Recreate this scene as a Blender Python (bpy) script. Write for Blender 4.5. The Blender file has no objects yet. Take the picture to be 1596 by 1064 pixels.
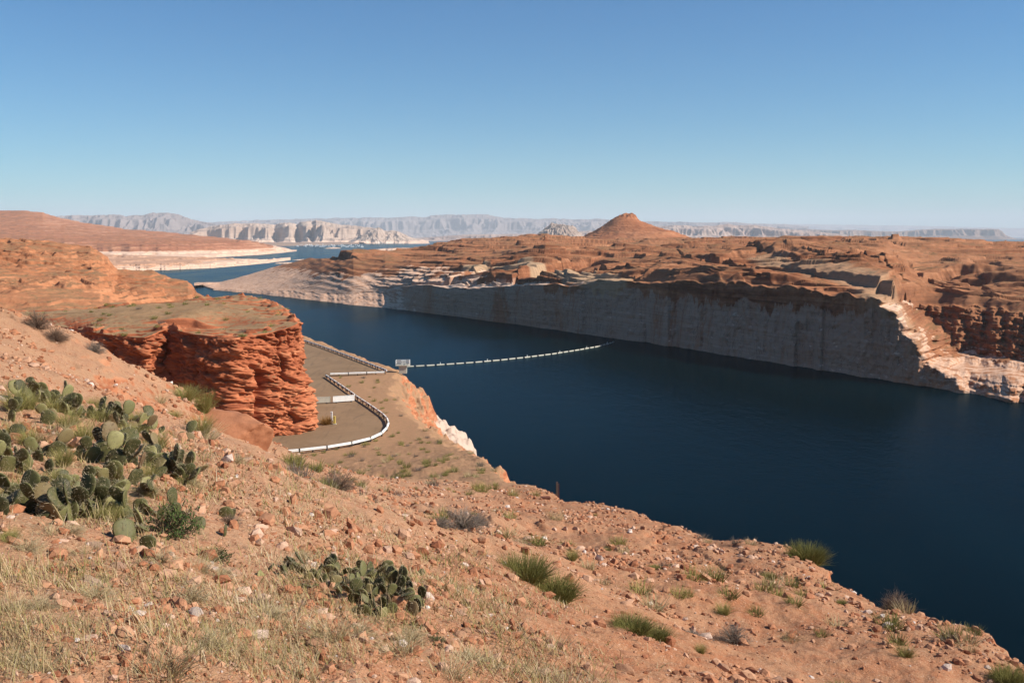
import bpy, math, random
import numpy as np
from mathutils import Vector, Matrix

scene = bpy.context.scene
C = scene.collection
PI = math.pi
random.seed(7)

# ---------------------------------------------------------------- camera
CAM_Z = 60.0
F_PX, CX, CY, HORIZON = 1552.0, 798.0, 532.0, 368.0
PITCH = math.atan((CY - HORIZON) / F_PX)
cam_data = bpy.data.cameras.new('camera')
cam_data.sensor_width = 36.0
cam_data.lens = 36.0 * F_PX / 1596.0
cam_data.clip_start = 0.1
cam_data.clip_end = 200000.0
cam = bpy.data.objects.new('camera', cam_data)
cam.location = (0, 0, CAM_Z)
cam.rotation_euler = (PI / 2 - PITCH, 0, 0)
C.objects.link(cam)
scene.camera = cam

# ---------------------------------------------------------------- light
SUN_EL = math.radians(37)
SUN_DIR = Vector((0.985, -0.16, 0)).normalized()
world = bpy.data.worlds.new('World')
scene.world = world
world.use_nodes = True
wn = world.node_tree
wn.nodes.clear()
sky = wn.nodes.new('ShaderNodeTexSky')
sky.sky_type = 'NISHITA'
sky.sun_disc = False
sky.sun_elevation = SUN_EL
sky.sun_rotation = math.atan2(SUN_DIR.x, SUN_DIR.y)
sky.altitude = 1100
sky.air_density = 1.0
sky.dust_density = 0.75
sky.ozone_density = 3.0
bg = wn.nodes.new('ShaderNodeBackground')
bg.inputs['Strength'].default_value = 0.066
wo = wn.nodes.new('ShaderNodeOutputWorld')
hsv = wn.nodes.new('ShaderNodeHueSaturation')
hsv.inputs['Saturation'].default_value = 1.30
tintn = wn.nodes.new('ShaderNodeMix')
tintn.data_type = 'RGBA'
tintn.blend_type = 'MULTIPLY'
tintn.inputs['Factor'].default_value = 1.0
tintn.inputs['B'].default_value = (0.55, 0.99, 1.10, 1)
wn.links.new(sky.outputs[0], hsv.inputs['Color'])
wn.links.new(hsv.outputs[0], tintn.inputs['A'])
wn.links.new(tintn.outputs['Result'], bg.inputs[0])
wn.links.new(bg.outputs[0], wo.inputs[0])

sun_data = bpy.data.lights.new('sun', 'SUN')
sun_data.energy = 5.0
sun_data.angle = math.radians(0.5)
sun_data.color = (1.0, 0.93, 0.83)
sun = bpy.data.objects.new('sun', sun_data)
to_sun = Vector((SUN_DIR.x * math.cos(SUN_EL), SUN_DIR.y * math.cos(SUN_EL), math.sin(SUN_EL)))
sun.rotation_euler = to_sun.to_track_quat('Z', 'Y').to_euler()
sun.location = (30, -20, 120)
C.objects.link(sun)

scene.view_settings.view_transform = 'Standard'
scene.view_settings.look = 'None'
scene.view_settings.exposure = 0.60
scene.view_settings.gamma = 1.0
scene.render.engine = 'CYCLES'
scene.cycles.max_bounces = 6
scene.cycles.volume_bounces = 1
scene.cycles.use_denoising = True

# ---------------------------------------------------------------- helpers: projection used only to lay the plan out
_fy, _fz = math.cos(PITCH), -math.sin(PITCH)
_uy, _uz = math.sin(PITCH), math.cos(PITCH)


def ray(px, py):
    u = (np.asarray(px, float) - CX) / F_PX
    v = (CY - np.asarray(py, float)) / F_PX
    return u, _fy + v * _uy, _fz + v * _uz


def at_z(px, py, z):
    a, b, c = ray(px, py)
    k = (z - CAM_Z) / c
    return a * k, b * k, z + 0 * k


def at_d(px, py, d):
    a, b, c = ray(px, py)
    k = d / b
    return a * k, d + 0 * k, CAM_Z + c * k


# ---------------------------------------------------------------- helpers: noise
def _hash(ix, iy, iz, seed):
    h = (ix.astype(np.uint32) * np.uint32(374761393)) ^ (iy.astype(np.uint32) * np.uint32(668265263)) \
        ^ (iz.astype(np.uint32) * np.uint32(2147483647)) ^ np.uint32((seed * 974634777 + 12345) & 0xffffffff)
    h = (h ^ (h >> np.uint32(13))) * np.uint32(1274126177)
    h = (h ^ (h >> np.uint32(16))) * np.uint32(2246822519)
    h = h ^ (h >> np.uint32(15))
    return h.astype(np.float32) * np.float32(2.0 / 4294967295.0) - 1.0


def n2(x, y, seed=0):
    x = np.asarray(x, np.float64); y = np.asarray(y, np.float64)
    fx, fy = np.floor(x), np.floor(y)
    ix, iy = fx.astype(np.int64), fy.astype(np.int64)
    tx, ty = (x - fx).astype(np.float32), (y - fy).astype(np.float32)
    tx = tx * tx * tx * (tx * (tx * 6 - 15) + 10)
    ty = ty * ty * ty * (ty * (ty * 6 - 15) + 10)
    z = np.zeros_like(ix)
    ux, uy = tx, ty
    rx, ry = (x - fx).astype(np.float32), (y - fy).astype(np.float32)

    def g(di, dj):
        h = _hash(ix + di, iy + dj, z, seed) * np.float32(math.pi)
        return np.cos(h) * (rx - di) + np.sin(h) * (ry - dj)
    a, b, c, d = g(0, 0), g(1, 0), g(0, 1), g(1, 1)
    ab = a + (b - a) * ux
    cd = c + (d - c) * ux
    return (ab + (cd - ab) * uy) * np.float32(1.45)


def n3(x, y, z, seed=0):
    x = np.asarray(x, np.float64); y = np.asarray(y, np.float64); z = np.asarray(z, np.float64)
    fz = np.floor(z)
    iz = fz.astype(np.int64)
    tz = (z - fz).astype(np.float32)
    tz = tz * tz * tz * (tz * (tz * 6 - 15) + 10)
    fx, fy = np.floor(x), np.floor(y)
    ix, iy = fx.astype(np.int64), fy.astype(np.int64)
    tx, ty = (x - fx).astype(np.float32), (y - fy).astype(np.float32)
    tx = tx * tx * tx * (tx * (tx * 6 - 15) + 10)
    ty = ty * ty * ty * (ty * (ty * 6 - 15) + 10)

    def lay(k):
        a = _hash(ix, iy, k, seed); b = _hash(ix + 1, iy, k, seed)
        c = _hash(ix, iy + 1, k, seed); d = _hash(ix + 1, iy + 1, k, seed)
        ab = a + (b - a) * tx
        cd = c + (d - c) * tx
        return ab + (cd - ab) * ty
    l0, l1 = lay(iz), lay(iz + 1)
    return l0 + (l1 - l0) * tz


def fbm(x, y, octs=4, seed=0, gain=0.5):
    s, a = 0, 1.0
    x, y = np.broadcast_arrays(np.asarray(x, float), np.asarray(y, float))
    for o in range(octs):
        s = s + a * n2(x + 17.3 * o, y - 9.1 * o, seed + o)
        x, y = 1.62 * x - 1.17 * y, 1.17 * x + 1.62 * y
        a *= gain
    return s


def ridged(x, y, octs=4, seed=0):
    s, a = 0, 1.0
    x, y = np.broadcast_arrays(np.asarray(x, float), np.asarray(y, float))
    for o in range(octs):
        s = s + a * (1 - 2 * np.abs(n2(x + 7.7 * o, y + 3.1 * o, seed + o)))
        x, y = 1.62 * x - 1.17 * y, 1.17 * x + 1.62 * y
        a *= 0.5
    return s


def fbm3(x, y, z, octs=3, seed=0):
    s, a = 0, 1.0
    for o in range(octs):
        s = s + a * n3(x * 2 ** o + 5.3 * o, y * 2 ** o - 2.9 * o, z * 2 ** o + 1.7 * o, seed + o)
        a *= 0.5
    return s


def sst(a, b, x):
    t = np.clip((x - a) / (b - a), 0, 1)
    return t * t * (3 - 2 * t)


def terrace(h, step, sharp=0.22):
    k = np.floor(h / step)
    f = h / step - k
    return (k + sst(0.5 - sharp / 2, 0.5 + sharp / 2, f) * 0.86 + f * 0.14) * step


def poly_sd(x, y, pts):
    """distance to an open polyline, and the sign (+ left of travel)."""
    best = np.full(x.shape, 1e18); sign = np.ones(x.shape)
    for (ax, ay), (bx, by) in zip(pts[:-1], pts[1:]):
        dx, dy = bx - ax, by - ay
        L2 = dx * dx + dy * dy
        t = np.clip(((x - ax) * dx + (y - ay) * dy) / L2, 0, 1)
        qx, qy = x - (ax + t * dx), y - (ay + t * dy)
        d2 = qx * qx + qy * qy
        cr = dx * (y - ay) - dy * (x - ax)
        m = d2 < best - 1e-9
        best = np.where(m, d2, best)
        sign = np.where(m, np.sign(cr), sign)
    return np.sqrt(best), sign


def in_poly(x, y, pts):
    ins = np.zeros(np.shape(x), bool)
    n = len(pts)
    for i in range(n):
        (ax, ay), (bx, by) = pts[i], pts[(i + 1) % n]
        c = (ay > y) != (by > y)
        with np.errstate(divide='ignore', invalid='ignore'):
            xi = (bx - ax) * (y - ay) / (by - ay + 1e-12) + ax
        ins ^= c & (x < xi)
    return ins


# ---------------------------------------------------------------- helpers: meshes and objects
def mesh_np(name, verts, faces, smooth=True):
    """verts (n,3), faces (m,k) all of k corners, or a list of such arrays."""
    if not isinstance(faces, list):
        faces = [faces]
    me = bpy.data.meshes.new(name)
    verts = np.ascontiguousarray(verts, np.float32)
    me.vertices.add(len(verts))
    me.vertices.foreach_set('co', verts.ravel())
    nl = sum(f.size for f in faces)
    npoly = sum(len(f) for f in faces)
    me.loops.add(nl)
    me.polygons.add(npoly)
    me.loops.foreach_set('vertex_index', np.concatenate([f.ravel() for f in faces]).astype(np.int32))
    sizes = np.concatenate([np.full(len(f), f.shape[1], np.int32) for f in faces])
    starts = np.concatenate([[0], np.cumsum(sizes)[:-1]]).astype(np.int32)
    me.polygons.foreach_set('loop_start', starts)
    me.polygons.foreach_set('use_smooth', np.full(npoly, smooth, bool))
    me.update(calc_edges=True)
    return me


def link(name, me, mat=None, parent=None):
    o = bpy.data.objects.new(name, me)
    C.objects.link(o)
    if mat is not None and me is not None and not me.materials:
        me.materials.append(mat)
    if parent is not None:
        o.parent = parent
    return o


def grid_faces(nr, nc, wrap=False):
    i = np.arange(nr - 1)[:, None] * nc
    j = np.arange(nc - (0 if wrap else 1))[None, :]
    j1 = (j + 1) % nc
    return np.stack([i + j, i + j1, i + nc + j1, i + nc + j], -1).reshape(-1, 4)


def grid_obj(name, X, Y, Z, mat, smooth=True):
    me = mesh_np(name, np.stack([X, Y, Z], -1).reshape(-1, 3), grid_faces(*X.shape), smooth)
    return link(name, me, mat)


def structure(o):
    o['kind'] = 'structure'
    return o


def tag(o, label, cat, group=None):
    o['label'] = label
    o['category'] = cat
    if group:
        o['group'] = group
    return o


def empty(name, loc, rz=0.0, s=1.0):
    o = bpy.data.objects.new(name, None)
    o.location = loc
    o.rotation_euler = (0, 0, rz)
    o.scale = (s, s, s)
    o.empty_display_size = 0.2
    C.objects.link(o)
    return o


# ---------------------------------------------------------------- helpers: materials
class NT:
    def __init__(self, name, rough=0.9, spec=0.2):
        self.m = bpy.data.materials.new(name)
        self.m.use_nodes = True
        self.t = self.m.node_tree
        self.b = self.t.nodes['Principled BSDF']
        self.b.inputs['Roughness'].default_value = rough
        self.b.inputs['Specular IOR Level'].default_value = spec
        self.geo = self.t.nodes.new('ShaderNodeNewGeometry')

    def n(self, kind, **kw):
        nd = self.t.nodes.new(kind)
        for k, v in kw.items():
            setattr(nd, k, v)
        return nd

    def l(self, a, b):
        self.t.links.new(a, b)

    def vec(self, scale, obj=False):
        mp = self.n('ShaderNodeMapping')
        mp.inputs['Scale'].default_value = scale if hasattr(scale, '__len__') else (scale,) * 3
        if obj:
            src = self.n('ShaderNodeTexCoord').outputs['Object']
        else:
            src = self.geo.outputs['Position']
        self.l(src, mp.inputs['Vector'])
        return mp.outputs[0]

    def noise(self, scale, detail=5, rough=0.6, dist=0.0, obj=False):
        nz = self.n('ShaderNodeTexNoise')
        nz.inputs['Scale'].default_value = 1.0
        nz.inputs['Detail'].default_value = detail
        nz.inputs['Roughness'].default_value = rough
        nz.inputs['Distortion'].default_value = dist
        self.l(self.vec(scale, obj), nz.inputs['Vector'])
        return nz.outputs['Fac']

    def ramp(self, fac, stops):
        r = self.n('ShaderNodeValToRGB')
        el = r.color_ramp.elements
        while len(el) < len(stops):
            el.new(0.5)
        for e, (p, c) in zip(el, stops):
            e.position = p
            e.color = (*c, 1) if len(c) == 3 else c
        self.l(fac, r.inputs[0])
        return r.outputs[0]

    def fstep(self, fac, a, b):
        """0 below a, 1 above b"""
        r = self.n('ShaderNodeMapRange')
        r.interpolation_type = 'SMOOTHSTEP'
        r.inputs['From Min'].default_value = a
        r.inputs['From Max'].default_value = b
        self.l(fac, r.inputs['Value'])
        return r.outputs[0]

    def math(self, op, a, b=None, c=None):
        m = self.n('ShaderNodeMath', operation=op)
        for i, v in enumerate((a, b, c)):
            if v is None:
                continue
            if isinstance(v, (int, float)):
                m.inputs[i].default_value = v
            else:
                self.l(v, m.inputs[i])
        return m.outputs[0]

    def mix(self, fac, a, b, mode='MIX'):
        m = self.n('ShaderNodeMix', data_type='RGBA', blend_type=mode)
        for sock, v in ((m.inputs['Factor'], fac), (m.inputs['A'], a), (m.inputs['B'], b)):
            if isinstance(v, (int, float)):
                sock.default_value = v
            elif isinstance(v, tuple):
                sock.default_value = (*v, 1) if len(v) == 3 else v
            else:
                self.l(v, sock)
        return m.outputs['Result']

    def z(self):
        s = self.n('ShaderNodeSeparateXYZ')
        self.l(self.geo.outputs['Position'], s.inputs[0])
        return s.outputs['Z']

    def xyz(self):
        s = self.n('ShaderNodeSeparateXYZ')
        self.l(self.geo.outputs['Position'], s.inputs[0])
        return s.outputs

    def flat(self):
        """up-facing-ness of the true surface"""
        s = self.n('ShaderNodeSeparateXYZ')
        self.l(self.geo.outputs['Normal'], s.inputs[0])
        return s.outputs['Z']

    def bump(self, h, dist, strength=1.0):
        b = self.n('ShaderNodeBump')
        b.inputs['Strength'].default_value = strength
        b.inputs['Distance'].default_value = dist
        self.l(h, b.inputs['Height'])
        if getattr(self, '_bump', None):
            self.l(self._bump, b.inputs['Normal'])
        self._bump = b.outputs[0]
        self.l(self._bump, self.b.inputs['Normal'])

    def color(self, c):
        if isinstance(c, tuple):
            self.b.inputs['Base Color'].default_value = (*c, 1)
        else:
            self.l(c, self.b.inputs['Base Color'])
        return self.m


def rock_mat(name, cols, strata, flats=None, flat_at=(0.80, 0.95), ring=None, ring_col=(0.50, 0.42, 0.36), big=0.01, fine=0.3,
             bump=0.5, track=False):
    """layered sandstone; cols = dark, mid, light; strata = vertical frequency; flats = sand and scrub on level ground; ring = height of the
    bleached bathtub ring above the water"""
    t = NT(name, 0.95, 0.1)
    s1 = t.noise((big, big, strata), 6, 0.65, 0.6)
    s2 = t.noise((fine, fine, fine * 1.6), 6, 0.65)
    s3 = t.noise((big * 0.4, big * 0.4, big * 0.4), 3, 0.5)
    c = t.ramp(s1, [(0.32, cols[0]), (0.5, cols[1]), (0.68, cols[2])])
    c = t.mix(t.fstep(s2, 0.25, 0.75), t.mix(0.7, c, cols[0]), c)
    c = t.mix(t.math('MULTIPLY', t.fstep(s3, 0.4, 0.7), 0.5), c, cols[2])
    if flats:
        f = t.fstep(t.math('ADD', t.flat(), t.math('MULTIPLY_ADD', s2, 0.25, -0.125)), *flat_at)
        s4 = t.noise((big * 3, big * 3, big * 3), 6, 0.7)
        s5 = t.noise((fine * 1.1,) * 3, 4, 0.75)
        fc = t.mix(t.fstep(s4, 0.40, 0.62), flats[0], flats[1])
        if len(flats) > 2:
            fc = t.mix(t.fstep(s5, 0.52, 0.68), fc, flats[2])
        c = t.mix(f, c, fc)
    if track:
        ta = t.n('ShaderNodeAttribute', attribute_name='track')
        c = t.mix(t.math('MULTIPLY', ta.outputs['Fac'], 0.85), c, (0.40, 0.27, 0.165))
        sp = t.noise((0.55, 0.55, 0.55), 3, 0.6)
        c = t.mix(t.math('MULTIPLY', t.math('MULTIPLY', t.fstep(sp, 0.60, 0.68), t.fstep(t.flat(), 0.8, 0.9)), 0.75), c, (0.09, 0.075, 0.036))
    if ring:
        w = t.noise((0.02, 0.02, 0.02), 5, 0.65)
        stain = t.noise((0.022, 0.022, 0.006), 6, 0.7, 1.2)
        rc = t.mix(t.fstep(t.noise((0.01, 0.01, 0.9), 5, 0.7), 0.35, 0.7), tuple(v * 0.78 for v in ring_col), ring_col)
        rc = t.mix(t.math('MULTIPLY', t.fstep(stain, 0.50, 0.63), 0.8), rc, cols[1])
        blot = t.noise((0.012, 0.012, 0.018), 5, 0.65, 0.8)
        rc = t.mix(t.math('MULTIPLY', t.fstep(blot, 0.48, 0.66), 0.6), rc, tuple(0.5 * (p + q) for p, q in zip(ring_col, cols[1])))
        crk = t.noise((0.05, 0.05, 0.02), 6, 0.7, 2.5)
        rc = t.mix(t.math('MULTIPLY', t.fstep(t.math('ABSOLUTE', t.math('SUBTRACT', crk, 0.5)), 0.012, 0.0), 0.7), rc, tuple(0.25 * v for v in ring_col))
        rc = t.mix(t.fstep(t.flat(), 0.55, 0.85), rc, t.mix(t.fstep(s2, 0.30, 0.5), cols[2], (0.66, 0.45, 0.32)))
        edge = t.math('SUBTRACT', t.math('SUBTRACT', t.z(), t.math('MULTIPLY_ADD', w, 7.0, -3.5)), t.math('MULTIPLY', t.fstep(t.flat(), 0.7, 0.95), 2.5))
        if track:
            tb = t.n('ShaderNodeAttribute', attribute_name='redden')
            rc = t.mix(t.math('MULTIPLY', tb.outputs['Fac'], t.fstep(s2, 0.40, 0.62)), rc, t.mix(s1, cols[1], cols[2]))
        if track:
            drip = t.noise((0.07, 0.07, 0.008), 5, 0.7, 0.4)
            edge = t.math('ADD', edge, t.math('MULTIPLY_ADD', t.fstep(drip, 0.40, 0.72), 9.0, -2.0))
            edge = t.math('ADD', edge, t.math('MULTIPLY', t.math('MAXIMUM', t.math('SUBTRACT', tb.outputs['Fac'], 0.5), 0.0), 38.0))
        c = t.mix(t.fstep(edge, ring - 0.8, ring + 0.8), rc, c)
    t.bump(t.noise((fine * 0.7, fine * 0.7, fine * 1.3), 8, 0.7), bump * 0.7)
    return t.color(c)


# ---------------------------------------------------------------- water
def build_water():
    t = NT('lake_water', 0.9, 0.0)
    wind = t.noise((0.012, 0.004, 0.01), 4, 0.6, 0.8)
    wk = t.fstep(wind, 0.4, 0.65)
    t.color(t.mix(wk, (0.0006, 0.0050, 0.0068), (0.0010, 0.0072, 0.0102)))
    t.bump(t.noise((0.9, 0.5, 0.7), 5, 0.65), 0.16, 0.75)
    t.bump(t.noise((0.16, 0.07, 0.1), 3, 0.6), 0.4, 0.5)
    gl = t.n('ShaderNodeBsdfGlossy')
    gl.inputs['Color'].default_value = (0.58, 0.86, 1.0, 1)
    t.l(t.math('MULTIPLY_ADD', wk, 0.10, 0.10), gl.inputs['Roughness'])
    t.l(t._bump, gl.inputs['Normal'])
    lw = t.n('ShaderNodeLayerWeight')
    lw.inputs['Blend'].default_value = 0.5
    fac = t.math('MULTIPLY_ADD', t.math('POWER', lw.outputs['Facing'], 8.0), 0.36, 0.011)
    mx = t.n('ShaderNodeMixShader')
    t.l(fac, mx.inputs[0])
    t.l(t.b.outputs[0], mx.inputs[1])
    t.l(gl.outputs[0], mx.inputs[2])
    t.l(mx.outputs[0], t.t.nodes['Material Output'].inputs['Surface'])
    # a disc of rings out to the horizon
    r = np.concatenate([[0], np.geomspace(60, 90000, 60)])
    a = np.linspace(0, 2 * PI, 96, endpoint=False)
    R, A = np.meshgrid(r, a, indexing='ij')
    me = mesh_np('water', np.stack([R * np.cos(A), R * np.sin(A) + 300, 0 * R], -1).reshape(-1, 3), grid_faces(len(r), len(a), True))
    structure(link('water', me, t.m))


build_water()


# ---------------------------------------------------------------- shore ribbons: rows run from the waterline up and back
def L(pts, px):
    pts = sorted(pts)
    a = np.array(pts, float)
    return [np.interp(px, a[:, 0], a[:, k]) for k in range(1, a.shape[1])]


def level_z(pts, z, px):
    """waterline-like level: (px, py) on the plane z -> (D, z)"""
    py, = L(pts, px)
    _, d, _ = at_z(px, py, z)
    return d, np.full_like(d, z)


def level_d(pts, px):
    """(px, py, D) -> (D, z)"""
    py, d = L(pts, px)
    _, d, z = at_d(px, py, d)
    return d, z


def slope_of(px):
    a, b, _ = ray(px, HORIZON)
    return a / b


def rows_between(levels, counts, bends):
    """stack levels [(D, z)...] into D, Z grids; bend > 1 keeps low first, < 1 climbs early"""
    Ds, Zs = [], []
    for (l0, l1, n, e) in zip(levels[:-1], levels[1:], counts, bends):
        t = np.linspace(0, 1, n, endpoint=False)[:, None]
        Ds.append(l0[0] + (l1[0] - l0[0]) * t)
        Zs.append(l0[1] + (l1[1] - l0[1]) * t ** e)
    Ds.append(levels[-1][0][None, :])
    Zs.append(levels[-1][1][None, :])
    return np.vstack(Ds), np.vstack(Zs)


def build_far_bank():
    px = np.linspace(300, 1960, 1650)
    s = slope_of(px)
    shore = [(300, 444), (310, 445), (330, 452), (400, 458), (470, 466), (540, 474), (600, 480), (700, 492), (800, 505), (900, 519),
             (980, 530), (1060, 541), (1150, 556), (1250, 571), (1350, 587), (1450, 602), (1540, 617), (1600, 628), (1700, 648), (1960, 700)]
    d0, _ = level_z(shore, 0.0, px)
    wig = fbm(px / 38.0, px * 0, 4, 3)
    d0 = d0 * (1 + 0.008 * wig)
    zt, = L([(300, 0.6), (340, 1.5), (400, 3), (470, 5), (540, 7), (590, 10), (640, 18), (700, 21), (760, 24), (820, 27.5), (900, 30), (965, 34), (1060, 36),
             (1200, 36), (1330, 35), (1400, 31), (1440, 28), (1480, 27), (1600, 28), (1960, 30)], px)
    zt = zt + 3.2 * fbm(px / 70.0, px * 0 + 4, 4, 8) * np.clip(zt / 20, 0.15, 1)
    low = 1 - sst(560, 680, px)                    # left of here the shore is a gentle ramp of slickrock
    crest = [(300, 445, 1160), (340, 441, 1240), (400, 424, 1250), (455, 406, 1250), (480, 402, 1200), (500, 398, 1150), (530, 391, 1110),
             (550, 388, 1100), (600, 390, 1150), (640, 388, 1300), (680, 380, 1600), (720, 373, 1800), (760, 372, 1800), (800, 369.5, 1800),
             (850, 366.5, 1800), (890, 371, 1800), (930, 374, 1800), (1100, 372, 1800), (1200, 371.5, 1700), (1300, 370, 1500), (1400, 369.5, 1400), (1480, 373, 1300),
             (1540, 377, 1250), (1596, 380, 1200), (1700, 385, 1100), (1960, 395, 1000)]
    dc, zc = level_d(crest, px)
    n_cl, n_pl, n_bk = 170, 860, 80
    # the wall
    t = np.linspace(0, 1, n_cl, endpoint=False)[:, None]
    zz = -2 + (zt + 2) * t
    lean = 0.10 * zz + 0.9 * low * zz * 6.0
    px_edge = np.interp(zz, [-2, 4, 12, 22, 28, 34], [1530, 1490, 1462, 1432, 1405, 1385]) + 14 * fbm(zz / 6, zz * 0 + px[None, :] / 90, 4, 6)
    nose = sst(-20, 26, px[None, :] - px_edge)
    zl_ = terrace(zz + 0.8 * n2(px[None, :] / 40, zz * 0, 91), 2.6, 0.25)
    bench = np.interp(0.35 * zz + 0.65 * zl_, [-2, 0.5, 5, 8, 9, 26, 40], [0, 0.5, 9, 40, 48, 74, 96])
    off = lean * (1 - nose) + bench * nose
    X = (d0 + off) * s
    rough = fbm(px[None, :] / 12.0 + 0 * zz, zz / 3.4, 4, 20) * 0.8 + 4.0 * np.abs(fbm(px[None, :] / 75.0 + 0 * zz, zz / 40, 4, 24))
    strat = n2(zz * 0 + px[None, :] / 200, zz / 2.3, 29) * 0.3 + n2(zz * 0 + px[None, :] / 60, zz / 1.1, 30) * 0.12
    rough = rough + strat
    rough += nose * (5.0 * fbm(px[None, :] / 50.0 + 0 * zz, zz / 14, 3, 33) + 1.8 * fbm(px[None, :] / 14.0 + 0 * zz, zz / 2.4, 4, 35, 0.55) + 2.5 * np.abs(n2(px[None, :] / 16.0 + 0 * zz, zz / 30, 36)) * sst(8, 14, zz))
    # red overhanging lip above the ring
    rough += -1.4 * sst(27, 29, zz) * (1 - nose) * (0.5 + 0.8 * n2(px[None, :] / 14 + 0 * zz, zz * 0, 38))
    rough = rough * (1 - 0.6 * low)
    rough = rough + low * (2.6 * fbm(px[None, :] / 10.0 + 0 * zz, zz / 2.5, 4, 41) + 2.0 * fbm(px[None, :] / 30.0 + 0 * zz, zz / 6, 3, 42))
    D1 = d0 + off + rough * np.clip((zz + 2) / 4, 0, 1)
    Z1 = zz
    # the plateau behind it
    d1r = D1[-1] + 0.4
    kw = np.hanning(61); kw /= kw.sum()
    d1 = np.convolve(np.pad(d1r, 30, 'edge'), kw, 'valid')
    t = np.linspace(0, 1, n_pl, endpoint=False)[:, None]
    D2 = d1 + (dc - d1) * (np.exp(t * 3.8) - 1) / (math.exp(3.8) - 1)
    D2 = D2 + (d1r - d1) * (1 - sst(0, 0.22, t))
    u = np.clip((D2 - d1) / (dc - d1), 0, 1)
    k = np.interp(px, [300, 560, 700, 1000, 1960], [1.0, 1.6, 2.4, 2.6, 2.6])
    shape = (1 - np.exp(-k * u)) / (1 - np.exp(-k))
    kz = np.hanning(141); kz /= kz.sum()
    zts = np.convolve(np.pad(zt, 70, 'edge'), kz, 'valid')
    zq = zts + (zt - zts) * (1 - sst(0, 14, np.maximum(D2 - d1, 0)))
    Z2 = zq + (zc - zq) * shape
    X2 = D2 * s
    dist = np.maximum(D2 - d1, 0)
    fade = sst(0, 50, dist) * (0.25 + 0.75 * sst(0, 0.12, u)) * (1 - 0.85 * sst(0.55, 1.0, u))
    amp = np.interp(px, [300, 420, 560, 760, 1960], [0.08, 0.25, 0.5, 1, 1])
    ampt = np.interp(px, [300, 380, 500, 640, 1960], [0.15, 0.2, 0.3, 0.95, 1])[None, :]
    al, ac = X2 + 0.25 * D2, D2 - 0.25 * X2
    big = fbm(al / 330, ac / 150, 4, 50)
    mid = fbm(al / 130, ac / 60, 4, 55)
    Z2 = Z2 + amp * fade * (5.0 * big + 2.4 * mid)
    dome = np.maximum(0, fbm(al / 90, ac / 50, 2, 57) - 0.12)
    Z2 = Z2 + amp * fade * 5.0 * np.sqrt(dome + 0.01)
    warp = fbm(al / 170, ac / 70, 4, 59)
    ledgy = 0.5 + 0.5 * sst(-0.2, 0.25, n2(al / 260, ac / 120, 60))
    g_ = 0.030 * (0.85 * X2 + 0.53 * D2) * (1 - sst(600, 480, px))
    shp = np.interp(px, [300, 560, 680], [0.9, 0.7, 0.11])[None, :]
    zter = terrace(Z2 + 3.4 * warp + g_, 5.6, shp) - 3.4 * warp - g_
    Z2 = Z2 + (zter - Z2) * 0.92 * ampt * sst(0, 16, dist) * ledgy
    warp2 = fbm(al / 110, ac / 45, 4, 63)
    g_ = 0.022 * (0.85 * X2 + 0.53 * D2) * (1 - sst(600, 480, px))
    zter = terrace(Z2 + 1.8 * warp2 + g_, 2.7, 0.14) - 1.8 * warp2 - g_
    Z2 = Z2 + (zter - Z2) * 0.85 * (0.04 + 0.96 * sst(540, 680, px)) * sst(0, 14, dist) * (0.2 + 0.8 * sst(-0.15, 0.15, n2(al / 200, ac / 80, 64)))
    warp2 = fbm(al / 60, ac / 26, 4, 66)
    zter = terrace(Z2 + 1.2 * warp2, 1.3, 0.2) - 1.2 * warp2
    Z2 = Z2 + (zter - Z2) * 0.8 * amp * sst(0, 12, dist) * (0.25 + 0.75 * sst(-0.1, 0.2, n2(al / 150, ac / 60, 67)))
    # named scarps and mounds (front edge polyline in plan, height, how far the ground in front stays low)
    def scarp(pix, z, h, reach, seed, ends=36.0):
        pts = []
        for (qx, qy) in pix:
            x, y, _ = at_z(qx, qy, z)
            pts.append((float(x), float(y)))
        d, sg = poly_sd(X2, D2, pts)
        d = d * sg + 3.5 * fbm(X2 / 22, D2 / 22, 4, seed)           # + behind
        xa, xb = pts[0][0], pts[-1][0]
        pos = X2
        m = sst(xa - ends, xa + ends, pos) * (1 - sst(xb - ends, xb + ends, pos))
        low_ = np.where(d < 0, np.exp(-np.abs(d) / reach), 1 - sst(0.0, 5.5, d))
        return -1.35 * h * m * low_
    def rise(pix, z, h, back, seed, ends=30.0):
        pts = [tuple(float(v) for v in at_z(qx, qy, z)[:2]) for qx, qy in pix]
        d, sg = poly_sd(X2, D2, pts)
        d = d * sg + 2.6 * fbm(X2 / 30, D2 / 24, 4, seed)
        m = sst(pts[0][0] - ends, pts[0][0] + ends, X2) * (1 - sst(pts[-1][0] - ends, pts[-1][0] + ends, X2))
        return h * m * sst(0.0, 5.0, d) * np.exp(-np.maximum(d - 30, 0) / back)
    Z2 += rise([(1290, 470), (1350, 478), (1400, 484), (1480, 490), (1560, 496), (1700, 508), (1960, 540)], 27, 7.5, 110, 71) * sst(2, 14, dist)
    Z2 += rise([(1190, 425), (1262, 436), (1320, 441), (1380, 441)], 34, 6, 80, 82) * sst(2, 14, dist)
    Z2 += rise([(1000, 437), (1090, 447), (1180, 450), (1240, 452)], 34, 5, 60, 83) * sst(2, 14, dist)
    Z2 += rise([(700, 432), (800, 438), (890, 430)], 29, 6, 70, 84) * sst(2, 14, dist)
    Z2 += rise([(1420, 412), (1500, 410), (1700, 414)], 45, 5, 120, 85) * sst(2, 14, dist)
    Z2 += scarp([(1225, 428), (1262, 439), (1300, 443), (1345, 446)], 33, 9, 26, 72, 10) * sst(4, 20, dist)
    Z2 += scarp([(1035, 444), (1090, 449), (1140, 452), (1215, 453)], 33.5, 6, 20, 73) * sst(4, 20, dist)
    Z2 += scarp([(735, 437), (800, 441), (860, 436), (920, 428)], 27, 8, 30, 74) * sst(4, 20, dist)
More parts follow.
